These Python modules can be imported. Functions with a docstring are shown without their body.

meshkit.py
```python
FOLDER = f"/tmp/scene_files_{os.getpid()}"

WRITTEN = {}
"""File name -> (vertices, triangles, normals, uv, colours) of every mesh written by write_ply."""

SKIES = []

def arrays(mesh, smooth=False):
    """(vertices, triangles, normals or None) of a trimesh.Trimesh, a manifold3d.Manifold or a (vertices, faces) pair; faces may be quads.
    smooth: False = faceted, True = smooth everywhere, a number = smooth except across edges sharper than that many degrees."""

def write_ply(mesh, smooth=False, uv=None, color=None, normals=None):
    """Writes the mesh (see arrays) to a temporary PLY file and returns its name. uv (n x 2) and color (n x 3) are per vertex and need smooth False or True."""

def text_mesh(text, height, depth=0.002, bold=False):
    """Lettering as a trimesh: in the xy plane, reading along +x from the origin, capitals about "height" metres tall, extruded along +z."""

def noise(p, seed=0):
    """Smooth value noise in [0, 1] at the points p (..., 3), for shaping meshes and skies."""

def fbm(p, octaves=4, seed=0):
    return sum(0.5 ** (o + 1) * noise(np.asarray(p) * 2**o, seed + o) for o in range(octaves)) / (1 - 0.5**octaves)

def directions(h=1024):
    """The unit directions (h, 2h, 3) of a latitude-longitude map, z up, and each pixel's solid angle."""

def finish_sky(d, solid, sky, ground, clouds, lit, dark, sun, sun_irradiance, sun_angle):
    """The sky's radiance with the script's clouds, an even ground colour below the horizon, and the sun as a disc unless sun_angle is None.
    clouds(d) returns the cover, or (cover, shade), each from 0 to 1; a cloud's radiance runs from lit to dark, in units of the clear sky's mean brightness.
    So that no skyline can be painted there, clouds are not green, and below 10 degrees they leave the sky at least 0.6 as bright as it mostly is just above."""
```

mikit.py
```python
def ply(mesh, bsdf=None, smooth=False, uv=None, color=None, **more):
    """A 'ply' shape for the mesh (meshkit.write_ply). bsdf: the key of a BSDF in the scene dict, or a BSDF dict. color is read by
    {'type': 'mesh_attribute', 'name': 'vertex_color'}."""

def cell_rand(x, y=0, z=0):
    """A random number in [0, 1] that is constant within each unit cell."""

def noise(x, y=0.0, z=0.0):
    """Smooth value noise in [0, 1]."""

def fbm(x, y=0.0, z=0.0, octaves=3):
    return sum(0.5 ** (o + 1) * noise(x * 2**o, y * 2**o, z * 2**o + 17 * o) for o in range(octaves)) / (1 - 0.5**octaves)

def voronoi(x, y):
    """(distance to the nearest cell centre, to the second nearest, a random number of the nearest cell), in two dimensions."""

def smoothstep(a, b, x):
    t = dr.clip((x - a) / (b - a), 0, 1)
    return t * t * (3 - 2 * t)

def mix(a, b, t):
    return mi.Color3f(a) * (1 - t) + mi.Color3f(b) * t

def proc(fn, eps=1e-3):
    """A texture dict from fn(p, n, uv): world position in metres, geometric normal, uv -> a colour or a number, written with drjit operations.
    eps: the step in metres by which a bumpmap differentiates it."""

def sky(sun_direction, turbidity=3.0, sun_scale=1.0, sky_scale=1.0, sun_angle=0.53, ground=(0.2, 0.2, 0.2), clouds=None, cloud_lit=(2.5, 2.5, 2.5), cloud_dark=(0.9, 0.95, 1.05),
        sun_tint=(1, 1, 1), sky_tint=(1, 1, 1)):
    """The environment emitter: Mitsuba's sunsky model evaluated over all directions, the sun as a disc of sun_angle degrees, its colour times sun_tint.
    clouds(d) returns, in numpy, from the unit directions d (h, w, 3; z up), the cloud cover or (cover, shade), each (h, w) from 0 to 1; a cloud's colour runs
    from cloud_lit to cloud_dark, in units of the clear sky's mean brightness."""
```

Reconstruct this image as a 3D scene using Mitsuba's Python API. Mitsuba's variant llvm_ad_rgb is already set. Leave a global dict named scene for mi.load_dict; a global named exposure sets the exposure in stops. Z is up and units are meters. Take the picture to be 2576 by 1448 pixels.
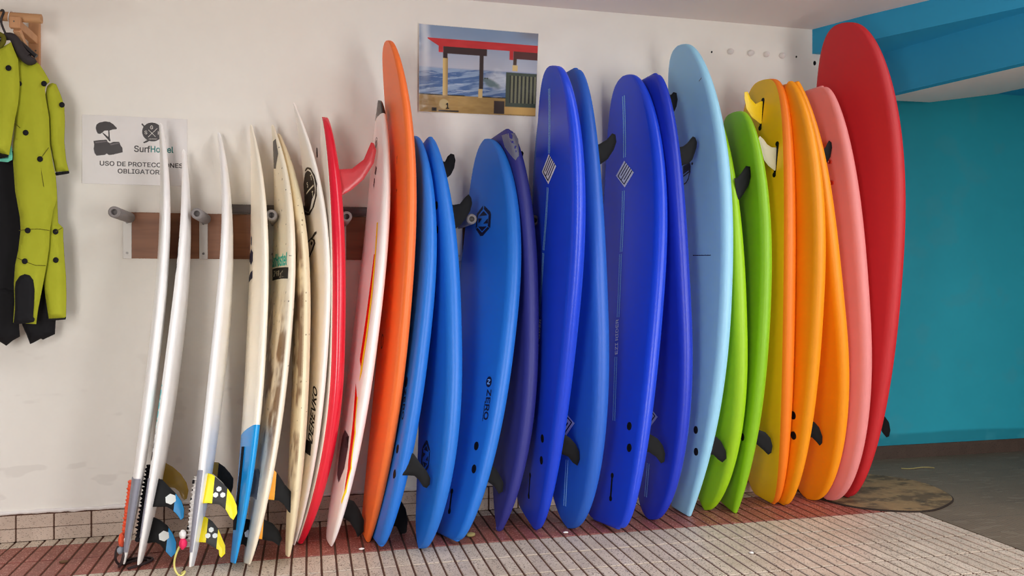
import math, json
import numpy as np, trimesh, mitsuba as mi, drjit as dr
import mikit, meshkit
from mikit import proc, noise, fbm, smoothstep, mix, cell_rand
from shapely.geometry import Polygon, Point, LineString, MultiPolygon
from scipy.spatial import Delaunay

T = mi.ScalarTransform4f
scene, labels = {'type': 'scene'}, {}
rng = np.random.RandomState(7)

# ---------------------------------------------------------------- camera, light, exposure
PANE, PANE_2 = 1.7, 1.3  # glow of the unseen door panes behind the camera
exposure = 3.0
YAW = math.radians(13.9)
CAM = (0.0, 0.0, 1.1)
FOCAL = 2050.0
scene['camera'] = {
    'type': 'perspective', 'fov_axis': 'x', 'fov': math.degrees(2 * math.atan(1288 / FOCAL)),
    'near_clip': 0.05, 'far_clip': 200.0, 'principal_point_offset_y': (724 - 715) / 1448.0,
    'to_world': T().look_at(origin=CAM, target=(math.sin(YAW), math.cos(YAW), 1.1), up=(0, 0, 1))}
scene['sky'] = mikit.sky((0.35, 0.45, 0.8), turbidity=4.0, sun_scale=0.0, sky_scale=3.0, ground=(0.3, 0.29, 0.28),
                         clouds=lambda d: 0.9 + 0 * d[..., 2], cloud_lit=(1.35, 1.33, 1.32), cloud_dark=(0.9, 0.95, 1.05))

# ---------------------------------------------------------------- helpers
def lin(r, g, b):
    return [((c / 255 + 0.055) / 1.055) ** 2.4 if c > 10 else c / 255 / 12.92 for c in (r, g, b)]

def pr(name, rgb, rough=0.5, spec=0.5, coat=0.0, metal=0.0, bump=None, scale=1.0, sheen=0.0):
    b = {'type': 'principled', 'base_color': rgb if isinstance(rgb, dict) else {'type': 'rgb', 'value': lin(*rgb)},
         'roughness': rough, 'specular': spec}
    if coat: b['clearcoat'] = coat; b['clearcoat_gloss'] = 0.9
    if metal: b['metallic'] = metal
    if sheen: b['sheen'] = sheen
    if bump is not None:
        b = {'type': 'bumpmap', 'arbitrary': bump, 'scale': scale, 'bsdf': b}
    scene[name] = {'type': 'twosided', 'bsdf': b}
    return name

def lab(key, label, cat=None, group=None, kind=None):
    d = labels.setdefault(key, {})
    if label: d['label'] = label
    if cat: d['category'] = cat
    if group: d['group'] = group
    if kind: d['kind'] = kind
    return key

def free(name):
    if name not in scene and name not in labels and not any(k.startswith(name + '__') for k in scene): return name
    i = 1
    while True:
        n = '%s_%03d' % (name, i)
        if n not in scene and n not in labels and not any(k.startswith(n + '__') for k in scene): return n
        i += 1

def put(name, mesh, mat, parent=None, smooth=False, uv=None, label=None, **kw):
    key = free((parent + '__' if parent else '') + name)
    scene[key] = mikit.ply(mesh, mat, smooth=smooth, uv=uv, **kw)
    if label: lab(key, label)
    return key

def box(x0, x1, y0, y1, z0, z1):
    m = trimesh.creation.box((x1 - x0, y1 - y0, z1 - z0)); m.apply_translation(((x0 + x1) / 2, (y0 + y1) / 2, (z0 + z1) / 2)); return m

def cbox(sx, sy, sz, c=0.002):
    """box with chamfered edges, centred"""
    import manifold3d as m3
    pts = []
    for a in (-1, 1):
        for b in (-1, 1):
            for d in (-1, 1):
                X, Y, Z = a * sx / 2, b * sy / 2, d * sz / 2
                pts += [(X - a * c, Y - b * c, Z), (X - a * c, Y, Z - d * c), (X, Y - b * c, Z - d * c)]
    return trimesh.convex.convex_hull(np.array(pts))

def tube(path, r, n=8, cap=True, close=False):
    P = np.asarray(path, float); m = len(P)
    R = np.broadcast_to(np.asarray(r, float), (m,))
    tg = np.gradient(P, axis=0)
    if close: tg = np.roll(P, -1, 0) - np.roll(P, 1, 0)
    tg /= np.maximum(np.linalg.norm(tg, axis=1, keepdims=True), 1e-9)
    ref = np.array([0.31, 0.17, 0.93]); ref = ref if abs(tg[0] @ ref) < 0.9 else np.array([1.0, 0, 0])
    u = np.cross(tg[0], ref); u /= np.linalg.norm(u); V = []
    for i in range(m):
        u = u - tg[i] * (u @ tg[i]); u /= np.linalg.norm(u); w = np.cross(tg[i], u)
        a = np.arange(n) / n * 2 * np.pi
        V.append(P[i] + R[i] * (np.cos(a)[:, None] * u + np.sin(a)[:, None] * w))
    V = np.concatenate(V); F = []
    for i in range(m if close else m - 1):
        for j in range(n):
            a, b = i * n + j, i * n + (j + 1) % n; c, d = (a + n) % (m * n), (b + n) % (m * n)
            F += [(a, b, d), (a, d, c)]
    if cap and not close:
        V = np.vstack([V, P[0], P[-1]]); k = m * n
        for j in range(n): F += [(k, (j + 1) % n, j), (k + 1, (m - 1) * n + j, (m - 1) * n + (j + 1) % n)]
    return trimesh.Trimesh(V, F, process=False)

def smooth_path(pts, n=40):
    from scipy.interpolate import CubicSpline
    P = np.asarray(pts, float); t = np.r_[0, np.cumsum(np.linalg.norm(np.diff(P, axis=0), axis=1))]
    return CubicSpline(t, P)(np.linspace(0, t[-1], n))

def tri2d(poly, step):
    """triangulated polygon with interior points: (n x 2), faces, distance to the edge"""
    ring = poly.exterior; m = max(int(ring.length / step), 8)
    B = np.array([ring.interpolate(i / m, normalized=True).coords[0] for i in range(m)] + [c for c in ring.coords[:-1]])
    B = np.unique(np.round(B, 6), axis=0)
    x0, y0, x1, y1 = poly.bounds
    gx, gy = np.meshgrid(np.arange(x0, x1, step), np.arange(y0, y1, step)); I = np.c_[gx.ravel(), gy.ravel()] + rng.rand(gx.size, 2) * step * 0.2
    import shapely
    ok = shapely.contains_xy(poly.buffer(-step * 0.45), I[:, 0], I[:, 1]) if poly.buffer(-step * .45).area > 0 else np.zeros(len(I), bool)
    P = np.vstack([B, I[ok]]); d = shapely.distance(shapely.points(P), ring); d[:len(B)] = 0
    tr = Delaunay(P).simplices; c = P[tr].mean(1)
    tr = tr[shapely.contains_xy(poly, c[:, 0], c[:, 1])]
    a, b, cc = P[tr[:, 0]], P[tr[:, 1]], P[tr[:, 2]]
    s = (b[:, 0] - a[:, 0]) * (cc[:, 1] - a[:, 1]) - (b[:, 1] - a[:, 1]) * (cc[:, 0] - a[:, 0])
    tr = tr[np.abs(s) > 1e-10]; s = s[np.abs(s) > 1e-10]
    tr[s < 0] = tr[s < 0][:, ::-1]
    return P, tr, d

def pillow(pts, y, half, edge, step=0.012, wob=0.0, seed=0):
    """a padded cloth shape: outline in the xz plane at depth y"""
    poly = Polygon(pts).buffer(0)
    if poly.geom_type != 'Polygon': poly = max(poly.geoms, key=lambda g: g.area)
    poly = poly.buffer(0.006).buffer(-0.006)
    P, F, d = tri2d(poly, step)
    u = np.clip(d / edge, 0, 1); h = half * np.sqrt(np.clip(1 - (1 - u) ** 2, 0, 1)) + 0.0008
    w = (meshkit.fbm(np.c_[P[:, 0] * 9, P[:, 1] * 4, np.full(len(P), seed)], 3, seed) - 0.5) * wob * u
    n = len(P)
    V = np.vstack([np.c_[P[:, 0], y - h + w, P[:, 1]], np.c_[P[:, 0], y + h + w, P[:, 1]]])
    return trimesh.Trimesh(V, np.vstack([F, F[:, ::-1] + n]), process=False)

def flat_xz(pts, y, depth=0.0006):
    poly = Polygon(pts).buffer(0)
    ms = []
    for g in getattr(poly, 'geoms', [poly]):
        m = trimesh.creation.extrude_polygon(g, depth, engine='earcut'); v = m.vertices.copy()
        m.vertices = np.c_[v[:, 0], y - v[:, 2], v[:, 1]]; ms.append(m)
    return trimesh.util.concatenate(ms)

def text_fit(text, width, height, bold=False, depth=0.0006):
    m = meshkit.text_mesh(text, 1.0, depth=1.0, bold=bold); v = m.vertices.copy()
    mn, mx = v.min(0), v.max(0)
    v[:, 0] = (v[:, 0] - mn[0]) / (mx[0] - mn[0]) * width; v[:, 1] *= height; v[:, 2] = (v[:, 2] > 0.5) * depth
    m.vertices = v; return m

def text_wall(text, x, z, width, height, y, bold=False):
    m = text_fit(text, width, height, bold); v = m.vertices.copy()
    m.vertices = np.c_[x + v[:, 0], y - v[:, 2], z + v[:, 1]]; return m

# ---------------------------------------------------------------- materials
def wallfn(p, n, uv):
    m = fbm(p.x * 1.3 + 3, p.z * 1.1, p.y, 4); s = fbm(p.x * 14, p.z * 9, p.y * 5, 3)
    smear = smoothstep(0.60, 0.78, fbm(p.x * 0.9 + 11, p.z * 3.0 + 5, 0.0, 4))
    c = mix(lin(226, 221, 212), lin(232, 228, 220), m)
    c = mix(c, lin(212, 203, 194), smear * 0.35)
    scuff = smoothstep(0.70, 0.76, fbm(p.x * 7 + 2, p.z * 16 + 9, 1.0, 3)) * smoothstep(1.3, 0.2, p.z)
    return mix(c, lin(175, 166, 158), scuff * 0.18 + s * 0.04)
def plasterbump(p, n, uv): return fbm(p.x * 35, p.z * 35 + p.y * 35, 0.0, 3)
pr('white_plaster', proc(wallfn), 0.75, 0.25, bump=proc(plasterbump), scale=0.0012)
def ceilfn(p, n, uv): return mix(lin(206, 196, 192), lin(216, 207, 202), fbm(p.x * 2, p.y * 2, 0.0, 3))
pr('ceiling_paint', proc(ceilfn), 0.85, 0.2)
def tealfn(p, n, uv):
    m = fbm(p.x * 1.7, p.z * 1.7 + p.y, 2.0, 4); k = smoothstep(0.63, 0.72, fbm(p.x * 5 + 4, p.z * 5, p.y * 5, 4))
    c = mix(lin(28, 146, 164), lin(38, 158, 176), m)
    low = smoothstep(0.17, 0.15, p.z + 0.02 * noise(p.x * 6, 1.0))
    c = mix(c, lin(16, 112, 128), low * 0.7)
    return mix(c, lin(60, 150, 165), k * 0.35)
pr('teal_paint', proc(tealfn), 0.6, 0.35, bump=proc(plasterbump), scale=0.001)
pr('unseen_wall_dark', (52, 49, 47), 0.9, 0.1)  # walls out of view, kept dark to limit bounced light
pr('skylit_teal_beam', (42, 146, 186), 0.6, 0.35)  # teal beams with the bluish skylight put into their colour
pr('soffit_paint', (214, 206, 200), 0.8, 0.2)
pr('outside_render', (190, 180, 168), 0.9, 0.1)
pr('outside_paving', (96, 92, 88), 0.9, 0.1)

def tilefn(base, dark, spk):
    def f(p, n, uv):
        r = cell_rand(dr.floor(p.x / 0.0575 + 0.2), dr.floor(p.y / 0.202), dr.floor(p.z / 0.066))
        c = mix(base, dark, 0.55 * fbm(p.x * 9, p.y * 9, p.z * 9, 4) + 0.3 * r)
        s = smoothstep(0.70, 0.76, noise(p.x * 260, p.y * 260, p.z * 260))
        stain = smoothstep(0.55, 0.75, fbm(p.x * 3 + 7, p.y * 5, p.z * 3, 4))
        return mix(mix(c, spk, s * 0.7), dark, stain * 0.4)
    return proc(f)
pr('grey_tile', tilefn(lin(196, 180, 162), lin(160, 143, 126), lin(84, 72, 62)), 0.42, 0.45)
pr('red_tile', tilefn(lin(140, 78, 66), lin(104, 54, 44), lin(178, 128, 116)), 0.4, 0.45)
pr('skirting_tile', tilefn(lin(196, 176, 160), lin(172, 152, 136), lin(110, 92, 80)), 0.42, 0.45)
def groutfn(p, n, uv): return mix(lin(92, 66, 54), lin(70, 48, 40), fbm(p.x * 30, p.y * 30, p.z * 30, 3))
pr('dark_grout', proc(groutfn), 0.9, 0.1)
def ribfn(p, n, uv):
    gx = dr.abs(p.x / 0.024 - dr.floor(p.x / 0.024) - 0.5) * 2; gy = dr.abs(p.y / 0.2 - dr.floor(p.y / 0.2) - 0.5) * 2
    line = dr.maximum(smoothstep(0.82, 0.95, gx), smoothstep(0.975, 0.99, gy))
    c = mix(lin(112, 98, 82), lin(90, 80, 68), fbm(p.x * 2.2, p.y * 2.2, 0.0, 4))
    sc = smoothstep(0.68, 0.72, fbm(p.x * 12 + p.y * 6, p.y * 40, 3.0, 3))
    return mix(mix(c, lin(72, 68, 64), line * 0.55), lin(160, 150, 135), sc * 0.10)
def ribbump(p, n, uv):
    gx = dr.abs(p.x / 0.024 - dr.floor(p.x / 0.024) - 0.5) * 2
    return smoothstep(0.95, 0.75, gx)
pr('ribbed_floor', proc(ribfn), 0.6, 0.2, bump=proc(ribbump), scale=0.0012)
pr('brown_skirting', tilefn(lin(82, 66, 56), lin(62, 49, 42), lin(48, 38, 32)), 0.55, 0.25)
pr('plaster_bead', (222, 216, 212), 0.9, 0.1)

def woodfn(a, b, fx, fz):
    def f(p, n, uv):
        g = fbm(p.x * fx, p.y * 8, p.z * fz, 4); r = noise(p.x * fx * 2 + g * 6, p.z * fz * 2 + g * 3, p.y * 20)
        return mix(a, b, 0.6 * g + 0.4 * r)
    return proc(f)
pr('rack_wood', woodfn(lin(146, 98, 68), lin(104, 64, 42), 3, 40), 0.5, 0.35)
pr('pine_wood', woodfn(lin(206, 160, 118), lin(168, 116, 80), 30, 6), 0.6, 0.3)
pr('pine_rod_wood', woodfn(lin(196, 152, 108), lin(160, 112, 76), 6, 40), 0.55, 0.3)
pr('foam_pipe', (128, 122, 120), 0.85, 0.15)
pr('foam_pipe_dark', (88, 82, 82), 0.85, 0.15)
pr('peg_hole', (26, 22, 22), 0.7, 0.2)
pr('bracket_metal', (205, 200, 194), 0.45, 0.5)
pr('screw_metal', (110, 106, 102), 0.4, 0.5, metal=0.6)

def speck(p, n, uv): return noise(p.x * 420, p.y * 420, p.z * 420)
SPK = proc(speck)
def foam(name, rgb, rough=0.42, spec=0.5):
    return pr(name, rgb, rough, spec, bump=SPK, scale=0.0005)
def gloss(name, rgb): return pr(name, rgb, 0.22, 0.5, coat=0.5)
foam('foam_orange', (244, 116, 50)); foam('foam_blue', (34, 112, 204), 0.4); foam('foam_navy', (50, 53, 132), 0.5)
foam('foam_royal', (26, 66, 206), 0.3); foam('foam_mid_blue', (38, 94, 190), 0.42); foam('foam_deep_blue', (28, 52, 182), 0.34)
foam('foam_sky', (152, 206, 232), 0.35); foam('foam_lime', (150, 196, 22)); foam('foam_green', (132, 186, 26))
foam('foam_amber', (240, 148, 14)); foam('foam_tangerine', (240, 122, 26)); foam('foam_pink', (226, 136, 132), 0.45)
foam('foam_scarlet', (192, 36, 42), 0.5)
pr('slick_yellow', (238, 184, 22), 0.4, 0.5)
gloss('resin_white', (240, 238, 236)); gloss('resin_cream', (244, 236, 218)); gloss('resin_ivory', (240, 232, 212))
gloss('resin_red', (214, 26, 50)); gloss('resin_blue', (16, 150, 224)); gloss('resin_offwhite', (236, 226, 218)); gloss('resin_black', (34, 28, 28))
gloss('resin_pearl', (236, 230, 222)); gloss('resin_rosy', (242, 233, 229)); gloss('resin_smoke', (40, 52, 70))
def dirtfn(base, d1, d2, zlo, zhi, amt):
    def f(p, n, uv):
        w = smoothstep(zlo, zlo + 0.35, p.z) * smoothstep(zhi, zhi - 0.3, p.z)
        k = smoothstep(0.42, 0.62, fbm(p.x * 7 + 3, p.y * 9, p.z * 7, 4)) * w
        dot = smoothstep(0.88, 0.91, noise(p.x * 60, p.y * 60, p.z * 60)) * smoothstep(0.2, 0.6, p.z)
        deck = smoothstep(-0.2, -0.75, n.x)
        return mix(mix(base, d1, k * amt * deck), d2, dot * 0.7)
    return proc(f)
pr('resin_dirty', dirtfn(lin(238, 228, 206), lin(128, 94, 62), lin(60, 50, 46), 0.25, 1.15, 0.95), 0.25, 0.5, coat=0.4)
pr('resin_yellowed', dirtfn(lin(224, 208, 172), lin(118, 82, 52), lin(120, 96, 60), 0.1, 1.5, 0.85), 0.28, 0.5, coat=0.4)
for nm, c, r in (('ink_navy', (18, 22, 52), .5), ('ink_black', (26, 22, 24), .5), ('ink_brown', (44, 36, 34), .45), ('ink_grey', (98, 94, 92), .5),
                 ('ink_cream', (226, 214, 190), .5), ('ink_white', (228, 230, 236), .45), ('ink_cyan', (70, 200, 208), .45), ('ink_teal', (20, 166, 150), .45),
                 ('ink_stripe', (128, 184, 232), .45), ('red_stripe', (212, 30, 20), .35), ('yellow_stripe', (244, 212, 50), .35), ('ink_mauve', (84, 62, 66), .5),
                 ('patch_grey', (116, 122, 138), .5), ('ink_rust', (120, 60, 34), .6), ('plug_black', (12, 11, 13), .6), ('fin_black', (15, 15, 16), .6),
                 ('fin_grey', (34, 33, 31), .5), ('fin_yellow', (238, 216, 16), .35), ('fin_orange', (240, 166, 44), .45), ('fin_blue', (40, 138, 198), .4),
                 ('fin_hex', (214, 218, 214), .45), ('pad_grey', (138, 138, 150), .6), ('pad_line', (104, 104, 116), .6), ('pad_orange', (232, 92, 58), .65),
                 ('pad_black', (20, 18, 22), .65), ('pad_white', (226, 222, 218), .6), ('leash_magenta', (224, 40, 90), .5), ('leash_yellow', (216, 206, 120), .5),
                 ('leash_dark', (48, 36, 38), .55), ('leash_grey', (140, 146, 156), .5), ('bolt_red', (196, 62, 46), .25), ('pale_scrape', (214, 204, 196), .6)):
    pr(nm, c, r, 0.2 if 'black' in nm else 0.4)
def translucent(name, rgb, tr):
    scene[name] = {'type': 'principledthin', 'base_color': {'type': 'rgb', 'value': lin(*rgb)}, 'roughness': 0.3, 'diff_trans': tr, 'spec_trans': 0.0, 'eta': 1.45}
pr('fin_red', (190, 52, 58), 0.3, 0.5, coat=0.3)
pr('fin_olive', (134, 106, 28), 0.35, 0.5)
pr('fin_clear', (186, 180, 150), 0.3, 0.5)
pr('fin_slick_yellow', (236, 198, 20), 0.35, 0.5)
def neofn(p, n, uv): return mix(lin(168, 172, 44), lin(154, 158, 34), fbm(p.x * 14, p.y * 14, p.z * 9, 3))
def neobump(p, n, uv): return fbm(p.x * 300, p.y * 300, p.z * 300, 2)
pr('neoprene_lime', proc(neofn), 0.8, 0.25, bump=proc(neobump), scale=0.0006, sheen=0.3)
pr('neoprene_black', (20, 19, 22), 0.8, 0.25, sheen=0.2); pr('neoprene_grey', (54, 48, 49), 0.8, 0.25, sheen=0.2)
pr('lining_teal', (106, 196, 172), 0.85, 0.2); pr('seam_dark', (92, 88, 22), 0.8, 0.2); pr('hanger_plastic', (34, 30, 32), 0.35, 0.5)
pr('sheet_paper', (216, 211, 208), 0.3, 0.4); pr('print_dark', (52, 46, 46), 0.4, 0.5); pr('print_grey', (96, 88, 90), 0.4, 0.5)
pr('print_teal', (40, 110, 108), 0.4, 0.5); pr('print_pale', (206, 198, 192), 0.4, 0.5)
def matfn(p, n, uv):
    a = fbm(p.x * 9, p.y * 14, 1.0, 5); b = fbm(p.x * 30, p.y * 42, 4.0, 4)
    c = mix(lin(128, 104, 72), lin(88, 72, 52), smoothstep(0.35, 0.65, a))
    c = mix(c, lin(136, 114, 80), smoothstep(0.54, 0.76, b) * 0.6)
    return mix(c, lin(54, 45, 35), smoothstep(0.56, 0.76, fbm(p.x * 12 + 5, p.y * 18, 9.0, 4)) * 0.55)
def matbump(p, n, uv): return fbm(p.x * 40, p.y * 55, 0.0, 4)
pr('worn_mat', proc(matfn), 0.7, 0.35, bump=proc(matbump), scale=0.006)
pr('mat_edge', (48, 38, 32), 0.8, 0.2)
pr('flake_white', (222, 216, 208), 0.7, 0.2); pr('flake_olive', (150, 136, 88), 0.7, 0.2); pr('leaf_brown', (96, 70, 48), 0.7, 0.2)

# ---------------------------------------------------------------- the room
YW, YT, ZC = 3.9, 4.43, 2.482
SOFFIT, HX0, HX1, HY, HZ = 2.75, -7.0, 3.4, -3.0, 9.0
def struct(name, mesh, mat, label=None, **kw):
    put(name, mesh, mat, **kw); lab(name, label, kind='structure'); return name
struct('wall_back', box(-7.0, 2.95, YW, YW + 0.9, 0, 3.4), 'white_plaster', 'white plastered back wall behind the surfboards')
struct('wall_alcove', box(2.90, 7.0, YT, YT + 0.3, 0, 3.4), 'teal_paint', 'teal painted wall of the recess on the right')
struct('ceiling', box(-7.0, 7.0, SOFFIT, YW + 0.9, ZC, ZC + 0.5), 'ceiling_paint', 'pale grey ceiling')
# out of view: dark blocks around the camera, placed to limit the sky light
put('unseen_sky_block', box(HX0, HX1, HY - 4.0, HY, -0.1, HZ), 'unseen_wall_dark'); lab('unseen_sky_block', None, kind='structure')
put('unseen_sky_block_left', box(-7.0, -5.6, -2.0, YW, -0.1, HZ), 'unseen_wall_dark'); lab('unseen_sky_block_left', None, kind='structure')
put('unseen_sky_block_right', box(6.2, 7.0, -0.6, YT, -0.1, HZ), 'unseen_wall_dark'); lab('unseen_sky_block_right', None, kind='structure')
# unseen wall behind the camera; its glowing door panes are placed to light the boards
struct('unseen_wall_front', trimesh.util.concatenate([box(-7.0, -1.65, -0.45, -0.25, -0.1, 3.0), box(-0.65, -0.35, -0.45, -0.25, -0.1, 3.0), box(-1.65, -0.65, -0.45, -0.25, 2.15, 3.0), box(1.2, 1.5, -0.45, -0.25, -0.1, 3.0), box(2.5, 2.8, -0.45, -0.25, -0.1, 3.0), box(1.5, 2.5, -0.45, -0.25, 2.15, 3.0)]), 'unseen_wall_dark')
def unseen_lit_door(name, x0, label, power):
    fr_ = [box(x0, x0 + .08, -0.40, -0.30, 0, 2.15), box(x0 + .92, x0 + 1.0, -0.40, -0.30, 0, 2.15), box(x0 + .08, x0 + .92, -0.40, -0.30, 2.07, 2.15), box(x0 + .08, x0 + .92, -0.40, -0.30, 0, 0.12), box(x0 + .08, x0 + .92, -0.39, -0.31, 1.06, 1.10)]
    struct(name, trimesh.util.concatenate(fr_), 'pine_wood', label)
    for z0, z1 in ((0.12, 1.06), (1.10, 2.07)):
        k = put('pane', box(x0 + .08, x0 + .92, -0.36, -0.35, z0, z1), 'flake_white', name)
        scene[k]['emitter'] = {'type': 'area', 'radiance': {'type': 'rgb', 'value': [power, power * 0.985, power * 0.97]}}
unseen_lit_door('unseen_lit_door_1', -1.65, 'unseen glowing door behind the camera, placed to light the boards from the left', PANE)
unseen_lit_door('unseen_lit_door_2', 1.5, 'second unseen glowing door behind the camera, placed to light the right side', PANE_2)
put('outside_ground', box(-14, 16, -16, 1.75, -0.13, -0.012), 'outside_paving'); lab('outside_ground', None, kind='structure')

def prism(plan, z0, z1):
    m = trimesh.creation.extrude_polygon(Polygon(plan), z1 - z0, engine='earcut'); m.apply_translation((0, 0, z0)); return m
struct('trim_1', prism([(2.62, 3.95), (2.77, 3.63), (2.97, 3.28), (3.60, 2.18), (7.0, 2.18), (7.0, 4.5), (2.62, 4.5)], 2.35, ZC + .05), 'skylit_teal_beam',
       'upper teal beam stepping down from the ceiling, bluish skylight in its colour')
line2 = [(2.88, 4.45), (2.99, 3.90), (3.05, 3.645), (3.19, 3.075), (3.42, 2.14)]
struct('trim_2', prism(line2 + [(x + 0.05, y + 0.02) for x, y in line2[::-1]], 2.12, 2.352), 'skylit_teal_beam', 'lower teal beam under the upper one, bluish skylight in its colour')
# the white soffit under the beams: front edge along the lower beam, back edge on the teal wall
fr = np.array([(2.92, 4.45, 2.124), (3.02, 3.90, 2.124), (3.08, 3.645, 2.124), (3.22, 3.075, 2.124), (3.45, 2.14, 2.124)])
bk = np.array([(2.88, 4.46, 2.262), (3.5, 4.46, 2.270), (3.9, 4.46, 2.275), (4.6, 4.46, 2.386), (5.8, 4.46, 2.54)])
def ruled(a, b):
    n = len(a); F = []
    for i in range(n - 1): F += [(i, i + 1, n + i + 1), (i, n + i + 1, n + i)]
    return a, b, F
top = np.array([0, 0, 0.45])
V = np.vstack([fr, bk, fr + [0, 0, .012], bk + [0, 0, .012]]); n6 = len(fr); _, _, Fq = ruled(fr, bk); Fq = np.array(Fq)
struct('trim_3', trimesh.Trimesh(V, np.vstack([Fq, Fq[:, ::-1] + 2 * n6, [(0, 2 * n6, 2 * n6 + 1), (0, 2 * n6 + 1, 1), (1, 2 * n6 + 1, 2 * n6 + 2), (1, 2 * n6 + 2, 2), (2, 2 * n6 + 2, 2 * n6 + 3), (2, 2 * n6 + 3, 3), (3, 2 * n6 + 3, 2 * n6 + 4), (3, 2 * n6 + 4, 4)]]), process=False),
       'soffit_paint', 'pale soffit under the blue tinted beams')

# ---------------------------------------------------------------- floor: base, red band and grey tiles built one by one
struct('floor', box(-7.2, 7.0, 1.75, 4.8, -0.12, -0.0045), 'dark_grout', 'tiled floor with a red band along the wall')
XE = 2.86
put('ribbed_surface', box(XE + .004, 7.0, 1.75, 4.5, -0.0044, 0.0), 'ribbed_floor', 'floor', label='dark finely ribbed floor on the right')
PX, PY = 0.0575, 0.202
def tilemesh(sx, sy): 
    m = cbox(sx, sy, 0.02, 0.0022); m.apply_translation((0, 0, -0.010)); return m
ply_grey = mikit.ply(tilemesh(PX - 0.0080, PY - 0.009), 'grey_tile'); ply_red = mikit.ply(tilemesh(PX - 0.0080, PY - 0.009), 'red_tile')
ply_strip = mikit.ply(tilemesh(PX - 0.0085, 0.078), 'grey_tile')
def project(x, y, z):
    X = x * math.cos(YAW) - y * math.sin(YAW); Z = x * math.sin(YAW) + y * math.cos(YAW)
    return 1288 + FOCAL * X / Z, 715 - FOCAL * (z - 1.1) / Z, Z
tiles = []
YB = YW - 0.014
ncol = int((XE + 3.0) / PX)
for i in range(ncol):
    x = XE - (i + 0.5) * PX
    tiles.append((x, YB - 0.0405, 'strip'))
    for r in range(10):
        y = YB - 0.083 - (r + 0.5) * PY
        tiles.append((x, y, 'red' if r < 2 else 'grey'))
def score(t):
    px, py, Z = project(t[0], t[1], 0)
    inside = -20 < px < 2596 and py < 1475
    hidden = t[2] != 'grey' and (t[1] > 3.7 and px > 700)
    return (1 if inside and not hidden else 0, -Z)
order = sorted(tiles, key=score, reverse=True)
jit = np.random.RandomState(3)
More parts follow.
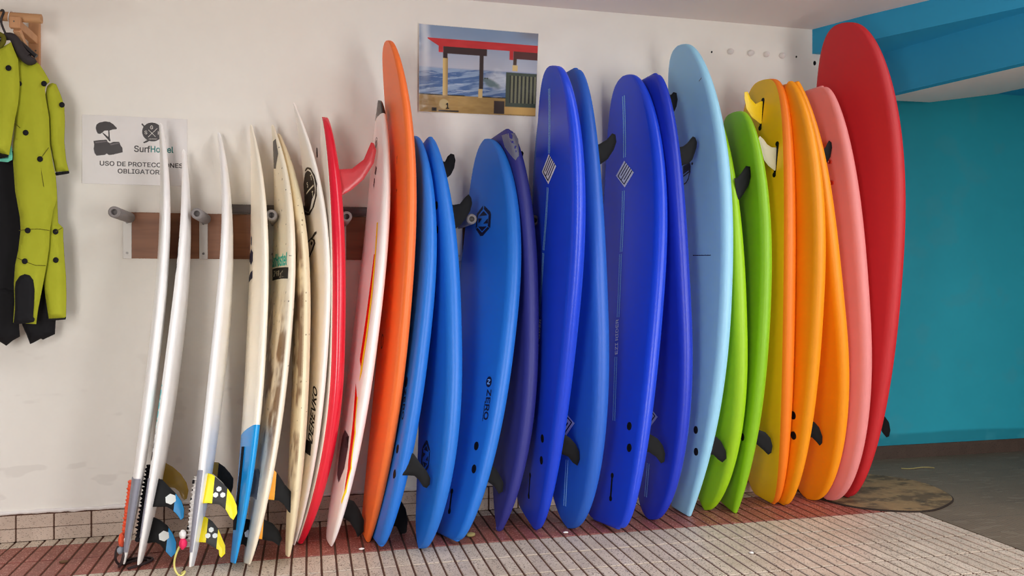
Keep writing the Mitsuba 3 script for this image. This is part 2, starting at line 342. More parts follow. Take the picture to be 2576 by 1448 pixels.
for i, (x, y, k) in enumerate(order[:300]):
    if score((x, y, k))[0] == 0: break
    key = 'floor__tile' if i == 0 else 'floor__tile_%03d' % i
    scene[key] = {**{'grey': ply_grey, 'red': ply_red, 'strip': ply_strip}[k],
                  'to_world': T().translate((x, y, float(jit.rand() * 0.0008))).rotate((0, 0, 1), float(jit.randn() * 0.12))}
    nlast = i + 1
for k, mat in (('grey', 'grey_tile'), ('red', 'red_tile'), ('strip', 'grey_tile')):
    rest = [t for t in order[nlast:] if t[2] == k]
    base = tilemesh(PX - 0.0080, 0.078 if k == 'strip' else PY - 0.009); ms = []
    V = np.vstack([base.vertices + (x, y, 0) for x, y, _ in rest]); nb = len(base.vertices)
    F = np.vstack([base.faces + i * nb for i in range(len(rest))])
    kk = put('tile_field', trimesh.Trimesh(V, F, process=False), mat, 'floor'); lab(kk, None, kind='stuff')

# skirting of the white wall: two rows of tiles, plaster bead on top
struct('baseboard_back', box(-3.0, 2.95, YW - 0.006, YW, 0, 0.116), 'dark_grout', 'two rows of beige skirting tiles')
sk = mikit.ply(cbox(0.1475 - 0.006, 0.012, 0.0545, 0.0018), 'skirting_tile')
i = 0
for c in range(28):
    for r in range(2):
        x = -1.2215 + 0.0738 + (c - 2) * 0.1476
        key = 'baseboard_back__tile' + ('' if i == 0 else '_%03d' % i); i += 1
        scene[key] = {**sk, 'to_world': T().translate((x, YW - 0.008, 0.0275 + r * 0.0565))}
bp = np.linspace(-3, 2.94, 400); bead = tube(np.c_[bp, np.full(400, YW - 0.002), 0.121 + 0.004 * meshkit.fbm(np.c_[bp * 20, bp * 0, bp * 0], 3)], 0.006 + 0.007 * meshkit.fbm(np.c_[bp * 35, bp * 0 + 5, bp * 0], 3), 6)
put('plaster_bead', bead, 'plaster_bead', 'baseboard_back', smooth=True)
struct('baseboard_right', box(2.95, 7.0, YT - 0.012, YT, 0, 0.082), 'brown_skirting', 'brown skirting of the teal wall')

# wall plugs and drill holes high on the right
plug = trimesh.creation.cylinder(0.012, 0.022, sections=16)
for i, x in enumerate((2.1476, 2.2664, 2.3584, 2.4536)):
    lump = trimesh.creation.icosphere(2, 0.017); v = lump.vertices
    lump.vertices = v * (1 + 0.35 * (meshkit.fbm(v * 60 + i * 9, 3)[:, None] - 0.5)) * [0.9, 1.3, 0.9] + (x, YW - 0.012, 2.3255)
    k = put('wall_plug', lump, 'plaster_bead', smooth=True)
    lab(k, ['first', 'second', 'third', 'fourth'][i] + ' from the left of the four white wall plugs in a row near the ceiling', 'wall plug', 'white wall plugs')
for i, (x, z, r) in enumerate(((2.044, 2.3184, .005), (2.5451, 2.3269, .005), (2.657, 2.2999, .010))):
    m = trimesh.creation.cylinder(r, 0.004, sections=14); m.apply_transform(trimesh.transformations.rotation_matrix(math.pi / 2, (1, 0, 0))); m.apply_scale((0.75, 1, 1.2 if i == 2 else 1)); m.apply_translation((x, YW - 0.001, z))
    put('drill_hole', m, 'plug_black', 'wall_back')

DATA = json.loads('''
{"boards":{"1":{"L":1.8091,"W":0.4827,"T":0.0478,"rn":0.0794,"rt":0.0229,"sm":0.5,"an":1.9,"bn":0.9423,"at":2.3,"bt":0.803,"tw":0.3,"q":0.55,"te":0.25,"x0":-0.687,"y0":3.4799,"psi":0.1729,"al":0.1539,"be":0.1049,
"dz":0.0088,"dm":0.3,"kr":1.25},"2":{"L":1.7208,"W":0.4895,"T":0.0469,"rn":0.0706,"rt":0.0268,"sm":0.5,"an":1.9,"bn":1.0,"at":2.3,"bt":0.8599,"tw":0.3,"q":0.55,"te":0.25,"x0":-0.6172,"y0":3.4268,"psi":0.0941,"al":0.2177,
"be":0.1075,"dz":0.0131,"dm":0.3,"kr":1.25},"3":{"L":1.8302,"W":0.4891,"T":0.0474,"rn":0.1012,"rt":0.0215,"sm":0.5,"an":1.9,"bn":0.9455,"at":2.3,"bt":0.9244,"tw":0.3,"q":0.55,"te":0.25,"x0":-0.4202,"y0":3.3252,
"psi":0.0425,"al":0.2838,"be":0.0801,"dz":0.0189,"dm":0.3,"kr":1.25},"4":{"L":1.8665,"W":0.4931,"T":0.0421,"rn":0.0659,"rt":0.0453,"sm":0.5,"an":1.9,"bn":0.9117,"at":2.3,"bt":1.0518,"tw":0.3,"q":0.55,"te":0.25,
"x0":-0.2467,"y0":3.34,"psi":0.1922,"al":0.2638,"be":0.0796,"dz":0.0158,"dm":0.3,"kr":1.25},"5":{"L":1.8674,"W":0.5149,"T":0.0506,"rn":0.1067,"rt":0.0449,"sm":0.5,"an":1.9,"bn":0.9628,"at":2.3,"bt":0.6854,"tw":0.3,
"q":0.55,"te":0.25,"x0":-0.1942,"y0":3.316,"psi":0.1973,"al":0.261,"be":0.1248,"dz":0.0145,"dm":0.3,"kr":1.25},"6":{"L":1.8191,"W":0.4846,"T":0.0633,"rn":0.1208,"rt":0.0324,"sm":0.5,"an":1.9,"bn":0.8746,"at":2.3,
"bt":0.7859,"tw":0.3,"q":0.55,"te":0.25,"x0":-0.0549,"y0":3.3708,"psi":0.0787,"al":0.2536,"be":0.0397,"dz":0.017,"dm":0.3,"kr":1.25},"7":{"L":1.891,"W":0.4639,"T":0.043,"rn":0.1525,"rt":0.0483,"sm":0.5,"an":1.9,
"bn":1.004,"at":2.3,"bt":0.8522,"tw":0.3,"q":0.55,"te":0.25,"x0":-0.0311,"y0":3.6098,"psi":0.1963,"al":0.044,"be":0.0677,"dz":-0.0001,"dm":0.3,"kr":1.25},"8":{"L":1.8367,"W":0.4636,"T":0.0687,"rn":0.0531,"rt":0.1213,
"sm":0.5,"an":2.3,"bn":0.5652,"at":2.3,"bt":0.6997,"tw":0.32,"q":0.45,"te":0.45,"x0":0.0751,"y0":3.6331,"psi":0.0922,"al":0.0265,"be":0.0231,"dz":-0.0007,"dm":0.12,"kr":1.1},"9":{"L":1.9412,"W":0.508,"T":0.0658,
"rn":0.0647,"rt":0.0399,"sm":0.5,"an":2.1,"bn":0.5778,"at":2.3,"bt":0.6706,"tw":0.3,"q":0.55,"te":0.25,"x0":0.1176,"y0":3.5461,"psi":0.0924,"al":0.0723,"be":0.1365,"dz":0.0004,"dm":0.3,"kr":1.25},"10":{"L":2.1568,
"W":0.5694,"T":0.0513,"rn":0.1325,"rt":0.0449,"sm":0.5,"an":2.3,"bn":0.3488,"at":2.3,"bt":0.825,"tw":0.32,"q":0.45,"te":0.45,"x0":0.2793,"y0":3.6104,"psi":0.066,"al":-0.0077,"be":0.0827,"dz":-0.0023,"dm":0.12,"kr":1.1},
"11":{"L":1.7698,"W":0.5595,"T":0.0699,"rn":0.0962,"rt":0.0433,"sm":0.5,"an":2.3,"bn":0.5023,"at":2.3,"bt":0.6029,"tw":0.42,"q":0.45,"te":0.45,"x0":0.3198,"y0":3.5057,"psi":0.0729,"al":0.0811,"be":0.1362,"dz":0.0046,
"dm":0.12,"kr":1.1},"12":{"L":1.7712,"W":0.548,"T":0.0798,"rn":0.0554,"rt":0.0813,"sm":0.5,"an":2.3,"bn":0.6654,"at":2.3,"bt":0.5049,"tw":0.0,"q":0.45,"te":0.45,"nw":0.42,"x0":0.5344,"y0":3.3909,"psi":0.1105,"al":0.1879,
"be":0.0377,"dz":-0.0015,"dm":0.12,"kr":1.1},"13":{"L":1.7826,"W":0.5518,"T":0.0787,"rn":0.1001,"rt":0.0492,"sm":0.5,"an":2.3,"bn":0.461,"at":2.3,"bt":0.5269,"tw":0.42,"q":0.45,"te":0.45,"x0":0.6206,"y0":3.5082,
"psi":0.2656,"al":0.067,"be":0.1758,"dz":0.0009,"dm":0.12,"kr":1.1},"14":{"L":1.7931,"W":0.4638,"T":0.0763,"rn":0.0978,"rt":0.0587,"sm":0.5,"an":4.0,"bn":0.4195,"at":2.3,"bt":0.7945,"tw":0.0,"q":0.45,"te":0.45,"nw":0.62,
"x0":0.8764,"y0":3.5472,"psi":0.1481,"al":0.0808,"be":0.0466,"dz":-0.0025,"dm":0.12,"kr":1.1},"15":{"L":2.0304,"W":0.6414,"T":0.0763,"rn":0.0904,"rt":0.0062,"sm":0.5,"an":2.3,"bn":0.3654,"at":2.3,"bt":0.5509,"tw":0.42,
"q":0.45,"te":0.45,"x0":0.9878,"y0":3.6455,"psi":0.0173,"al":-0.1642,"be":0.0488,"dz":0.0217,"dm":0.12,"kr":1.1},"16":{"L":2.083,"W":0.6065,"T":0.091,"rn":-0.0151,"rt":0.0266,"sm":0.5,"an":2.3,"bn":0.5164,"at":2.3,
"bt":0.5125,"tw":0.0,"q":0.45,"te":0.45,"nw":0.42,"x0":1.1708,"y0":3.514,"psi":0.2171,"al":0.0653,"be":-0.0034,"dz":0.0002,"dm":0.12,"kr":1.1},"17":{"L":2.1012,"W":0.5603,"T":0.077,"rn":0.1168,"rt":0.0176,"sm":0.5,
"an":2.3,"bn":0.3694,"at":2.3,"bt":0.3701,"tw":0.42,"q":0.45,"te":0.45,"x0":1.3237,"y0":3.4953,"psi":0.1477,"al":0.0733,"be":0.1378,"dz":0.0073,"dm":0.12,"kr":1.1},"18":{"L":2.0763,"W":0.5344,"T":0.0784,"rn":0.0311,
"rt":0.081,"sm":0.5,"an":4.0,"bn":0.4969,"at":2.3,"bt":0.4382,"tw":0.0,"q":0.45,"te":0.45,"nw":0.55,"x0":1.6334,"y0":3.5615,"psi":0.1301,"al":0.0491,"be":-0.0243,"dz":0.0021,"dm":0.12,"kr":1.1},"19":{"L":2.2357,
"W":0.5602,"T":0.0705,"rn":0.1428,"rt":0.049,"sm":0.5,"an":2.3,"bn":0.3523,"at":2.3,"bt":1.0259,"tw":0.32,"q":0.45,"te":0.45,"x0":1.7907,"y0":3.6312,"psi":0.0328,"al":-0.0189,"be":0.031,"dz":0.0004,"dm":0.12,"kr":1.1},
"20":{"L":1.8803,"W":0.5314,"T":0.0729,"rn":0.0011,"rt":0.0661,"sm":0.5,"an":2.3,"bn":0.8395,"at":2.3,"bt":0.5596,"tw":0.0,"q":0.45,"te":0.45,"nw":0.42,"x0":1.9451,"y0":3.6345,"psi":0.0474,"al":-0.007,"be":-0.0347,
"dz":0.0025,"dm":0.12,"kr":1.1},"21":{"L":1.9192,"W":0.5313,"T":0.0656,"rn":0.0992,"rt":0.0347,"sm":0.5,"an":2.3,"bn":0.248,"at":2.3,"bt":0.972,"tw":0.42,"q":0.45,"te":0.45,"x0":2.032,"y0":3.6429,"psi":-0.139,
"al":-0.0549,"be":0.032,"dz":0.0051,"dm":0.12,"kr":1.1},"22":{"L":2.0903,"W":0.4777,"T":0.0721,"rn":-0.0088,"rt":-0.0292,"sm":0.5,"an":2.5,"bn":0.2895,"at":2.5,"bt":0.5874,"tw":0.35,"q":0.45,"te":0.45,"x0":2.2184,
"y0":3.7171,"psi":0.0708,"al":-0.0942,"be":-0.0539,"dz":0.0065,"dm":0.12,"kr":1.1},"23":{"L":2.0622,"W":0.528,"T":0.0696,"rn":0.0362,"rt":0.0279,"sm":0.5,"an":2.3,"bn":0.6453,"at":2.3,"bt":0.4957,"tw":0.42,"q":0.45,
"te":0.45,"x0":2.3153,"y0":3.7219,"psi":0.0509,"al":-0.1673,"be":-0.0599,"dz":0.0201,"dm":0.12,"kr":1.1},"24":{"L":2.0843,"W":0.5239,"T":0.071,"rn":0.0256,"rt":0.1043,"sm":0.5,"an":4.0,"bn":0.9143,"at":2.3,"bt":0.394,
"tw":0.0,"q":0.45,"te":0.45,"nw":0.55,"x0":2.5906,"y0":3.7022,"psi":0.0841,"al":-0.077,"be":-0.1836,"dz":0.02,"dm":0.12,"kr":1.1},"25":{"L":2.0515,"W":0.5502,"T":0.0707,"rn":0.0902,"rt":0.0676,"sm":0.5,"an":4.0,
"bn":0.3802,"at":2.3,"bt":0.4446,"tw":0.0,"q":0.45,"te":0.45,"nw":0.62,"x0":2.6208,"y0":3.6318,"psi":0.0997,"al":-0.0067,"be":-0.0835,"dz":0.006,"dm":0.12,"kr":1.1},"26":{"L":2.3481,"W":0.5592,"T":0.0811,"rn":0.1669,
"rt":0.0136,"sm":0.5,"an":2.3,"bn":0.3574,"at":2.3,"bt":0.5657,"tw":0.32,"q":0.45,"te":0.45,"x0":2.6694,"y0":3.7198,"psi":0.2343,"al":-0.124,"be":-0.05,"dz":0.0118,"dm":0.12,"kr":1.1}},"fins":[[8,-0.12,-1,[[1.5894,
-0.0019],[1.5959,-0.0548],[1.6394,-0.1047],[1.7163,-0.1346],[1.7143,-0.146],[1.6836,-0.158],[1.6254,-0.1477],[1.5538,-0.1064],[1.505,-0.0566],[1.477,-0.0152]]],[12,0.02,-1,[[1.7147,-0.0439],[1.7429,-0.0569],[1.7587,
-0.073],[1.7557,-0.0889],[1.7273,-0.0954],[1.688,-0.0878],[1.6546,-0.0714],[1.6419,-0.0573]]],[12,-0.1,-1,[[1.4723,-0.0471],[1.4806,-0.0777],[1.5131,-0.1028],[1.5279,-0.1185],[1.5122,-0.1305],[1.4848,-0.1343],[1.4473,
-0.123],[1.4155,-0.104],[1.3868,-0.0821],[1.3653,-0.0574]]],[14,0.04,-1,[[1.7471,-0.0337],[1.7593,-0.0458],[1.7494,-0.0541],[1.7297,-0.0495],[1.7195,-0.0429]]],[16,-0.2,-1,[[1.7243,-0.0675],[1.7485,-0.1105],[1.7812,
-0.1437],[1.7764,-0.1597],[1.7435,-0.1631],[1.7062,-0.1472],[1.6619,-0.1135],[1.6354,-0.074]]],[18,-0.08,-1,[[2.0056,-0.083],[2.0212,-0.0999],[2.0172,-0.1158],[1.9856,-0.1199],[1.9534,-0.1123],[1.9273,-0.0984]]],[18,
-0.2,-1,[[1.7281,-0.0401],[1.7327,-0.0592],[1.7469,-0.08],[1.7668,-0.099],[1.7809,-0.1133],[1.7757,-0.1264],[1.7548,-0.1342],[1.7316,-0.1306],[1.7004,-0.1176],[1.6731,-0.1048],[1.6533,-0.0836],[1.6426,-0.0475]]],[20,
-0.22,-1,[[1.5964,-0.0096],[1.6269,-0.0382],[1.6545,-0.0599],[1.6516,-0.0808],[1.6211,-0.0883],[1.5661,-0.0712],[1.5235,-0.0421],[1.4992,-0.0205]]],[24,-0.14,-1,[[1.7608,-0.0837],[1.7975,-0.1149],[1.7865,-0.1274],
[1.7614,-0.1275],[1.7193,-0.1132],[1.694,-0.091]]],[2,0.12,-1,[[0.3782,-0.0028],[0.3821,-0.0125],[0.3671,-0.0415],[0.3397,-0.0755],[0.305,-0.1018],[0.2734,-0.1134],[0.2415,-0.1109],[0.2349,-0.1015],[0.2445,-0.0902],
[0.2689,-0.0771],[0.2825,-0.0585],[0.2854,-0.0345],[0.2988,-0.0126]]],[2,-0.11,-1,[[0.3162,-0.0227],[0.2921,-0.0477],[0.2632,-0.0798],[0.2373,-0.102],[0.208,-0.115],[0.1752,-0.1173],[0.1652,-0.1074],[0.1878,-0.0888],
[0.2038,-0.0711],[0.2149,-0.0508],[0.2142,-0.0164]]],[2,0,-1,[[0.1699,-0.0042],[0.1586,-0.0281],[0.1389,-0.0564],[0.1092,-0.0794],[0.076,-0.0964],[0.0363,-0.0995],[0.0181,-0.084],[0.0395,-0.0621],[0.0657,-0.0396],
[0.0755,-0.0192],[0.072,0.0059]]],[3,0.12,-1,[[0.3992,-0.013],[0.3978,-0.0303],[0.3805,-0.056],[0.3561,-0.0789],[0.3352,-0.0947],[0.3,-0.0962],[0.272,-0.0903],[0.317,-0.0552],[0.3516,-0.0143]]],[3,-0.11,-1,[[0.3355,
-0.0275],[0.308,-0.0621],[0.2822,-0.0901],[0.2529,-0.1121],[0.2205,-0.1279],[0.1913,-0.1322],[0.1655,-0.1202],[0.1751,-0.1066],[0.2041,-0.088],[0.2233,-0.0639],[0.2264,-0.0414],[0.2279,-0.0208]]],[3,0,-1,[[0.1799,
-0.0114],[0.1634,-0.0374],[0.1338,-0.063],[0.1076,-0.0769],[0.0716,-0.095],[0.0424,-0.0978],[0.0263,-0.0831],[0.0361,-0.0741],[0.0555,-0.0706],[0.0687,-0.0468],[0.0834,-0.0228],[0.0851,-0.0018]]],[5,-0.1,-1,[[0.3494,
-0.011],[0.3298,-0.0311],[0.2936,-0.0576],[0.2674,-0.0833],[0.241,-0.099],[0.2145,-0.1027],[0.1814,-0.0935],[0.1911,-0.0793],[0.2173,-0.0605],[0.2318,-0.0392],[0.2345,0.0008]]],[5,0,-1,[[0.1613,-0.0048],[0.1478,-0.0381],
[0.1222,-0.0633],[0.0891,-0.0799],[0.0621,-0.0713],[0.0787,-0.0439],[0.0878,0.0069]]],[4,-0.1,-1,[[0.3476,-0.0209],[0.3169,-0.0343],[0.2636,-0.0517],[0.211,-0.0539],[0.189,-0.0399],[0.2237,-0.0265],[0.2423,-0.0019]]],[4,
0,-1,[[0.1534,-0.0182],[0.1223,-0.0409],[0.0692,-0.0493],[0.0252,-0.0332],[0.0411,-0.0145],[0.0646,0.0106]]],[9,0,-1,[[0.1786,-0.0187],[0.1717,-0.0422],[0.1366,-0.0715],[0.0931,-0.0956],[0.0447,-0.0996],[0.0217,-0.0777],
[0.0513,-0.0616],[0.0825,-0.0371],[0.0975,-0.0106]]],[11,-0.24,-1,[[0.3917,-0.0176],[0.3586,-0.047],[0.3256,-0.0802],[0.2986,-0.0981],[0.274,-0.0992],[0.2576,-0.0883],[0.2619,-0.0732],[0.2887,-0.0518],[0.3032,-0.0319],
[0.3035,-0.0102]]],[11,0.1,-1,[[0.144,-0.0614],[0.1146,-0.0828],[0.0658,-0.0986],[0.0164,-0.0987],[-0.0069,-0.0857],[0.015,-0.0673],[0.0369,-0.0489]]],[13,-0.12,-1,[[0.3251,-0.0617],[0.2936,-0.0976],[0.2481,-0.1317],
[0.2108,-0.133],[0.1997,-0.1148],[0.2288,-0.091],[0.2531,-0.0446]]],[15,-0.2,-1,[[0.4615,-0.0597],[0.4475,-0.0824],[0.4195,-0.1101],[0.3842,-0.1299],[0.349,-0.1355],[0.3208,-0.1278],[0.3352,-0.1049],[0.3635,-0.0806],
[0.3743,-0.0511]]],[17,-0.18,-1,[[0.4199,-0.0677],[0.4042,-0.1034],[0.377,-0.1317],[0.3416,-0.1478],[0.3053,-0.1468],[0.2971,-0.1303],[0.3245,-0.1021],[0.3437,-0.0619]]],[19,-0.18,-1,[[0.3892,-0.0211],[0.3672,-0.0461],
[0.3235,-0.072],[0.2864,-0.077],[0.2685,-0.0571],[0.2814,-0.0359],[0.3067,-0.0075]]],[21,-0.1,-1,[[0.401,-0.0546],[0.388,-0.095],[0.3594,-0.1224],[0.3208,-0.1345],[0.2878,-0.1304],[0.2779,-0.115],[0.3009,-0.0899],
[0.3257,-0.0587],[0.3352,-0.0383]]],[23,-0.14,-1,[[0.4251,-0.0944],[0.3948,-0.1229],[0.3445,-0.1453],[0.3102,-0.1461],[0.2981,-0.1332],[0.3211,-0.1126],[0.3483,-0.0843]]],[26,-0.16,-1,[[0.423,-0.1167],[0.3878,-0.1498],
[0.3443,-0.1643],[0.3141,-0.1578],[0.312,-0.1384],[0.342,-0.1059],[0.3608,-0.0942]]],[22,-0.013,1,[[1.9866,0.0267],[1.974,0.0575],[1.998,0.0845],[2.0307,0.1012],[2.0286,0.1188],[2.0009,0.1193],[1.949,0.1066],[1.9109,
0.0775],[1.8797,0.0296]]],[22,-0.136,1,[[1.759,0.0245],[1.7591,0.0509],[1.7728,0.0754],[1.7967,0.0958],[1.812,0.1161],[1.8001,0.1259],[1.7558,0.1114],[1.6976,0.0906],[1.6752,0.0701],[1.6507,0.0352]]]],"dec":[[13,1,
"logo","ink_navy",[[[1.4757,0.0175],[1.4591,0.0167],[1.4381,0.0657],[1.4274,0.0725],[1.3874,0.0731],[1.3744,0.0891],[1.379,0.0857],[1.4192,0.0854],[1.4482,0.0778]],[[1.4735,0.0029],[1.4369,-0.0566],[1.4245,-0.0641],
[1.3618,-0.0605],[1.3729,-0.0373],[1.4244,-0.0419],[1.4585,0.0076]],[[1.3745,0.0833],[1.3809,0.0686],[1.3505,0.0191],[1.3705,-0.0375],[1.3619,-0.0537],[1.3344,0.0084],[1.3367,0.0341]],[[1.45,0.0108],[1.4245,-0.0298],
[1.4325,0.0558]],[[1.4224,0.0608],[1.4171,0.0232],[1.3988,0.0589]],[[1.4092,-0.0343],[1.3861,-0.0361],[1.3914,0.0103]],[[1.3841,0.0614],[1.3735,-0.0268],[1.3572,0.0198]]]],[7,1,"logo","ink_brown",[[[1.6055,-0.0437],
[1.5955,-0.0841],[1.5602,-0.1223],[1.52,-0.1375],[1.4718,-0.1311],[1.4301,-0.0739],[1.4073,0.0154],[1.4126,0.0888],[1.4416,0.2069],[1.4436,0.1768],[1.4176,0.0409],[1.4303,-0.0442],[1.4682,-0.1056],[1.5106,-0.127],
[1.5506,-0.1145],[1.5856,-0.0799],[1.5991,-0.04],[1.5941,0.0047],[1.6008,0.0235],[1.607,-0.0137]],[[1.5926,-0.0362],[1.5774,-0.0763],[1.5449,-0.1061],[1.5059,-0.1111],[1.4858,-0.1047],[1.4651,-0.0493],[1.4353,-0.0047],
[1.4211,0.0395],[1.4506,0.1734],[1.4713,0.1273],[1.5307,0.1705],[1.5696,0.0736],[1.5908,0.0171]]]],[7,1,"swirl_mark","ink_brown",[[[1.3242,-0.0921],[1.3153,-0.0935],[1.2993,-0.0186],[1.2904,-0.0576],[1.2753,-0.0679],
[1.2508,-0.0208],[1.2181,0.0724],[1.2298,0.0804],[1.2551,0.0104],[1.278,-0.037],[1.2915,-0.0257],[1.2991,0.017],[1.2907,0.1027],[1.2968,0.1089],[1.308,-0.0028],[1.3236,-0.0627]],[[1.2908,0.0056],[1.2834,-0.0161],[1.2707,
0.0031],[1.2806,0.0334]]]],[7,1,"label_square","ink_black",[[[0.4414,-0.087],[0.4395,-0.1712],[0.3836,-0.1745],[0.3873,-0.0898]]]],[5,1,"nose_patch","ink_grey",[[[1.783,-0.0049],[1.7816,-0.0411],[1.7013,-0.0677],[1.6531,
-0.0116],[1.6773,0.0472]]]],[5,1,"label_square","ink_black",[[[1.2443,0.1692],[1.1942,-0.0295],[1.1392,-0.2325],[1.0899,-0.237],[1.1206,-0.1211],[1.1827,0.1412]]]],[5,1,"label_script","ink_cream",[[[1.2169,0.11],[1.21,
0.0684],[1.1864,0.0119],[1.1828,0.0784],[1.1903,0.1006],[1.1974,0.0506]],[[1.1871,-0.0029],[1.1819,-0.0214],[1.1633,-0.0092],[1.1664,0.0064]],[[1.1771,-0.0469],[1.173,-0.0632],[1.1505,-0.0509],[1.1545,-0.0367]],[[1.1599,
-0.0823],[1.1559,-0.1009],[1.1461,-0.0975],[1.1524,-0.1351],[1.1486,-0.1486],[1.1316,-0.107],[1.1197,-0.1638],[1.1157,-0.1699],[1.1382,-0.0695],[1.1427,-0.0925]]]],[4,1,"logo","ink_navy",[[[1.31,0.1857],[1.3102,0.0881],
[1.2732,0.018],[1.2352,0.024],[1.2377,0.0912],[1.2854,0.1904]],[[1.2083,0.1113],[1.1943,0.0279],[1.158,0.0213],[1.1884,0.2029],[1.2115,0.2029]],[[1.3768,0.1001],[1.3562,0.0651],[1.3233,0.0813],[1.3461,0.1202]]]],[19,1,
"logo","ink_navy",[[[1.7038,0.0435],[1.691,0.02],[1.6681,0.0103],[1.6391,0.0155],[1.6058,0.0375],[1.5885,0.0645],[1.5831,0.0911],[1.5896,0.0949],[1.5955,0.064],[1.6121,0.0412],[1.6383,0.026],[1.623,0.0875],[1.6295,
0.0912],[1.6446,0.0295],[1.649,0.0333],[1.6355,0.0906],[1.6752,0.0861],[1.6804,0.0466],[1.6861,0.029]],[[1.6836,-0.0079],[1.6785,-0.0174],[1.6695,-0.0103],[1.6729,0.0015],[1.6806,-0.0002]]]],[9,1,"stripe","red_stripe",
[[[0.778,-0.1337],[0.887,-0.1471],[1.0467,-0.1574],[1.2241,-0.1658],[1.2227,-0.1799],[1.0449,-0.1929],[0.8867,-0.1903],[0.7459,-0.1751]],[[0.6772,-0.1179],[0.5237,-0.165],[0.3327,-0.1894],[0.2351,-0.1772],[0.2489,
-0.1825],[0.3352,-0.2031],[0.4799,-0.2119],[0.6226,-0.1757]]]],[9,1,"stripe","yellow_stripe",[[[0.7459,-0.1751],[0.8867,-0.1903],[1.0449,-0.1929],[1.2227,-0.1799],[1.3617,-0.1581],[1.359,-0.1787],[1.2208,-0.2],[1.0436,
-0.2206],[0.8866,-0.2181],[0.7222,-0.2019],[0.6884,-0.1795]],[[0.2489,-0.1825],[0.3352,-0.2031],[0.4799,-0.2119],[0.6226,-0.1757],[0.6235,-0.1891],[0.4809,-0.2192],[0.3358,-0.2054],[0.2367,-0.1838],[0.1852,-0.1654],
[0.1968,-0.1601]]]],[9,1,"faded_print","ink_mauve",[[[0.4385,0.0231],[0.4739,-0.0259],[0.4597,-0.1159],[0.4158,-0.1477],[0.3248,-0.1356],[0.2561,-0.0705],[0.2801,0.0011],[0.3528,0.0264]]]],[9,1,"print_square",
"ink_black",[[[0.4458,-0.0636],[0.4583,-0.1333],[0.4105,-0.1438],[0.402,-0.0735]]]],[14,1,"worn_patch","patch_grey",[[[1.7804,-0.0973],[1.7672,-0.2064],[1.7321,-0.2288],[1.6622,-0.2074],[1.645,-0.1991],[1.6751,-0.1645],
[1.7223,-0.1142]]]]],"suit":{"torso":[3.7,[[-1.1907,2.0723],[-1.1797,2.0845],[-1.1697,2.0785],[-1.1637,2.061],[-1.1497,2.0375],[-1.1297,2.003],[-1.1136,1.994],[-1.0955,2.0142],[-1.0753,1.9998],[-1.0591,1.9739],[-1.0408,
1.9395],[-1.0381,1.9302],[-1.0509,1.9168],[-1.0551,1.9008],[-1.0537,1.8757],[-1.0395,1.7819],[-1.0367,1.6717],[-1.0252,1.5932],[-1.0153,1.5462],[-1.011,1.4838],[-1.0097,1.4512],[-1.0245,1.4019],[-1.0362,1.3218],[-1.0392,
1.2516],[-1.0485,1.1798],[-1.0612,1.1049],[-1.0803,0.9976],[-1.0876,0.9375],[-1.1719,0.945],[-1.1669,1.0241],[-1.169,1.1048],[-1.1647,1.1792],[-1.1531,1.2391],[-1.1444,1.32],[-1.1473,1.3734],[-1.1647,1.4797],[-1.1719,
1.5941],[-1.1719,1.6813],[-1.1666,1.7607],[-1.1907,1.8498],[-1.2122,1.9613]]],"sleeve":[3.65,[[-1.2873,1.9913],[-1.2312,2.0346],[-1.2029,2.0413],[-1.1632,2.0696],[-1.1375,2.0012],[-1.1318,1.8979],[-1.1375,1.8226],
[-1.149,1.7614],[-1.1604,1.6812],[-1.1703,1.6171],[-1.2029,1.6238],[-1.2733,1.629]]],"sleeve_001":[3.735,[[-1.058,1.9168],[-1.0493,1.9284],[-1.0378,1.9339],[-1.0234,1.9299],[-1.0061,1.8863],[-0.993,1.8422],[-0.9902,
1.7753],[-0.993,1.6952],[-0.9858,1.6156],[-0.9756,1.5712],[-1.0263,1.5663],[-1.0465,1.6771],[-1.0551,1.7944],[-1.0637,1.883]]],"leg":[3.745,[[-1.0578,1.4546],[-1.022,1.4555],[-1.019,1.3564],[-0.9995,1.3352],[-0.9995,
1.2971],[-0.995,1.2143],[-0.989,1.1331],[-0.9875,1.0503],[-0.989,0.9575],[-1.0539,0.9581],[-1.0667,1.0506],[-1.0756,1.1247],[-1.0667,1.2236],[-1.0608,1.3391]]],"cuff":[3.73,[[-1.0235,1.5641],[-0.9743,1.5712],[-0.9723,
1.5642],[-0.9743,1.5603],[-1.0206,1.5505],[-1.0255,1.5561]]],"cuff_001":[3.645,[[-1.2557,1.6291],[-1.2013,1.6236],[-1.1725,1.6155],[-1.1739,1.6071],[-1.2013,1.603],[-1.2557,1.6062]]],"cuff_002":[3.735,[[-1.0526,0.9576],
[-0.9903,0.9607],[-0.9857,0.9669],[-0.988,0.9544],[-1.0232,0.951],[-1.0526,0.9526]]],"shin_patch":[3.672,[[-1.157,1.083],[-1.1537,1.1098],[-1.1384,1.1342],[-1.1209,1.1416],[-1.1033,1.1368],[-1.0901,1.1172],[-1.0857,
1.078],[-1.0879,1.0095],[-1.0906,0.9679],[-1.0846,0.9605],[-1.0879,0.9483],[-1.1077,0.9436],[-1.134,0.941],[-1.1613,0.9405],[-1.1559,1.0002]]],"lining":[3.675,[[-1.2661,1.6088],[-1.2112,1.6047],[-1.1822,1.6151],[-1.1697,
1.662],[-1.1656,1.6157],[-1.1669,1.6017],[-1.1836,1.5918],[-1.2112,1.5939],[-1.2661,1.5965]]]},"black":{"torso":[3.8,[[-1.3693,1.649],[-1.1035,1.6595],[-1.0506,1.3598],[-1.0461,1.1252],[-1.1035,1.0248],[-1.1932,1.0253],
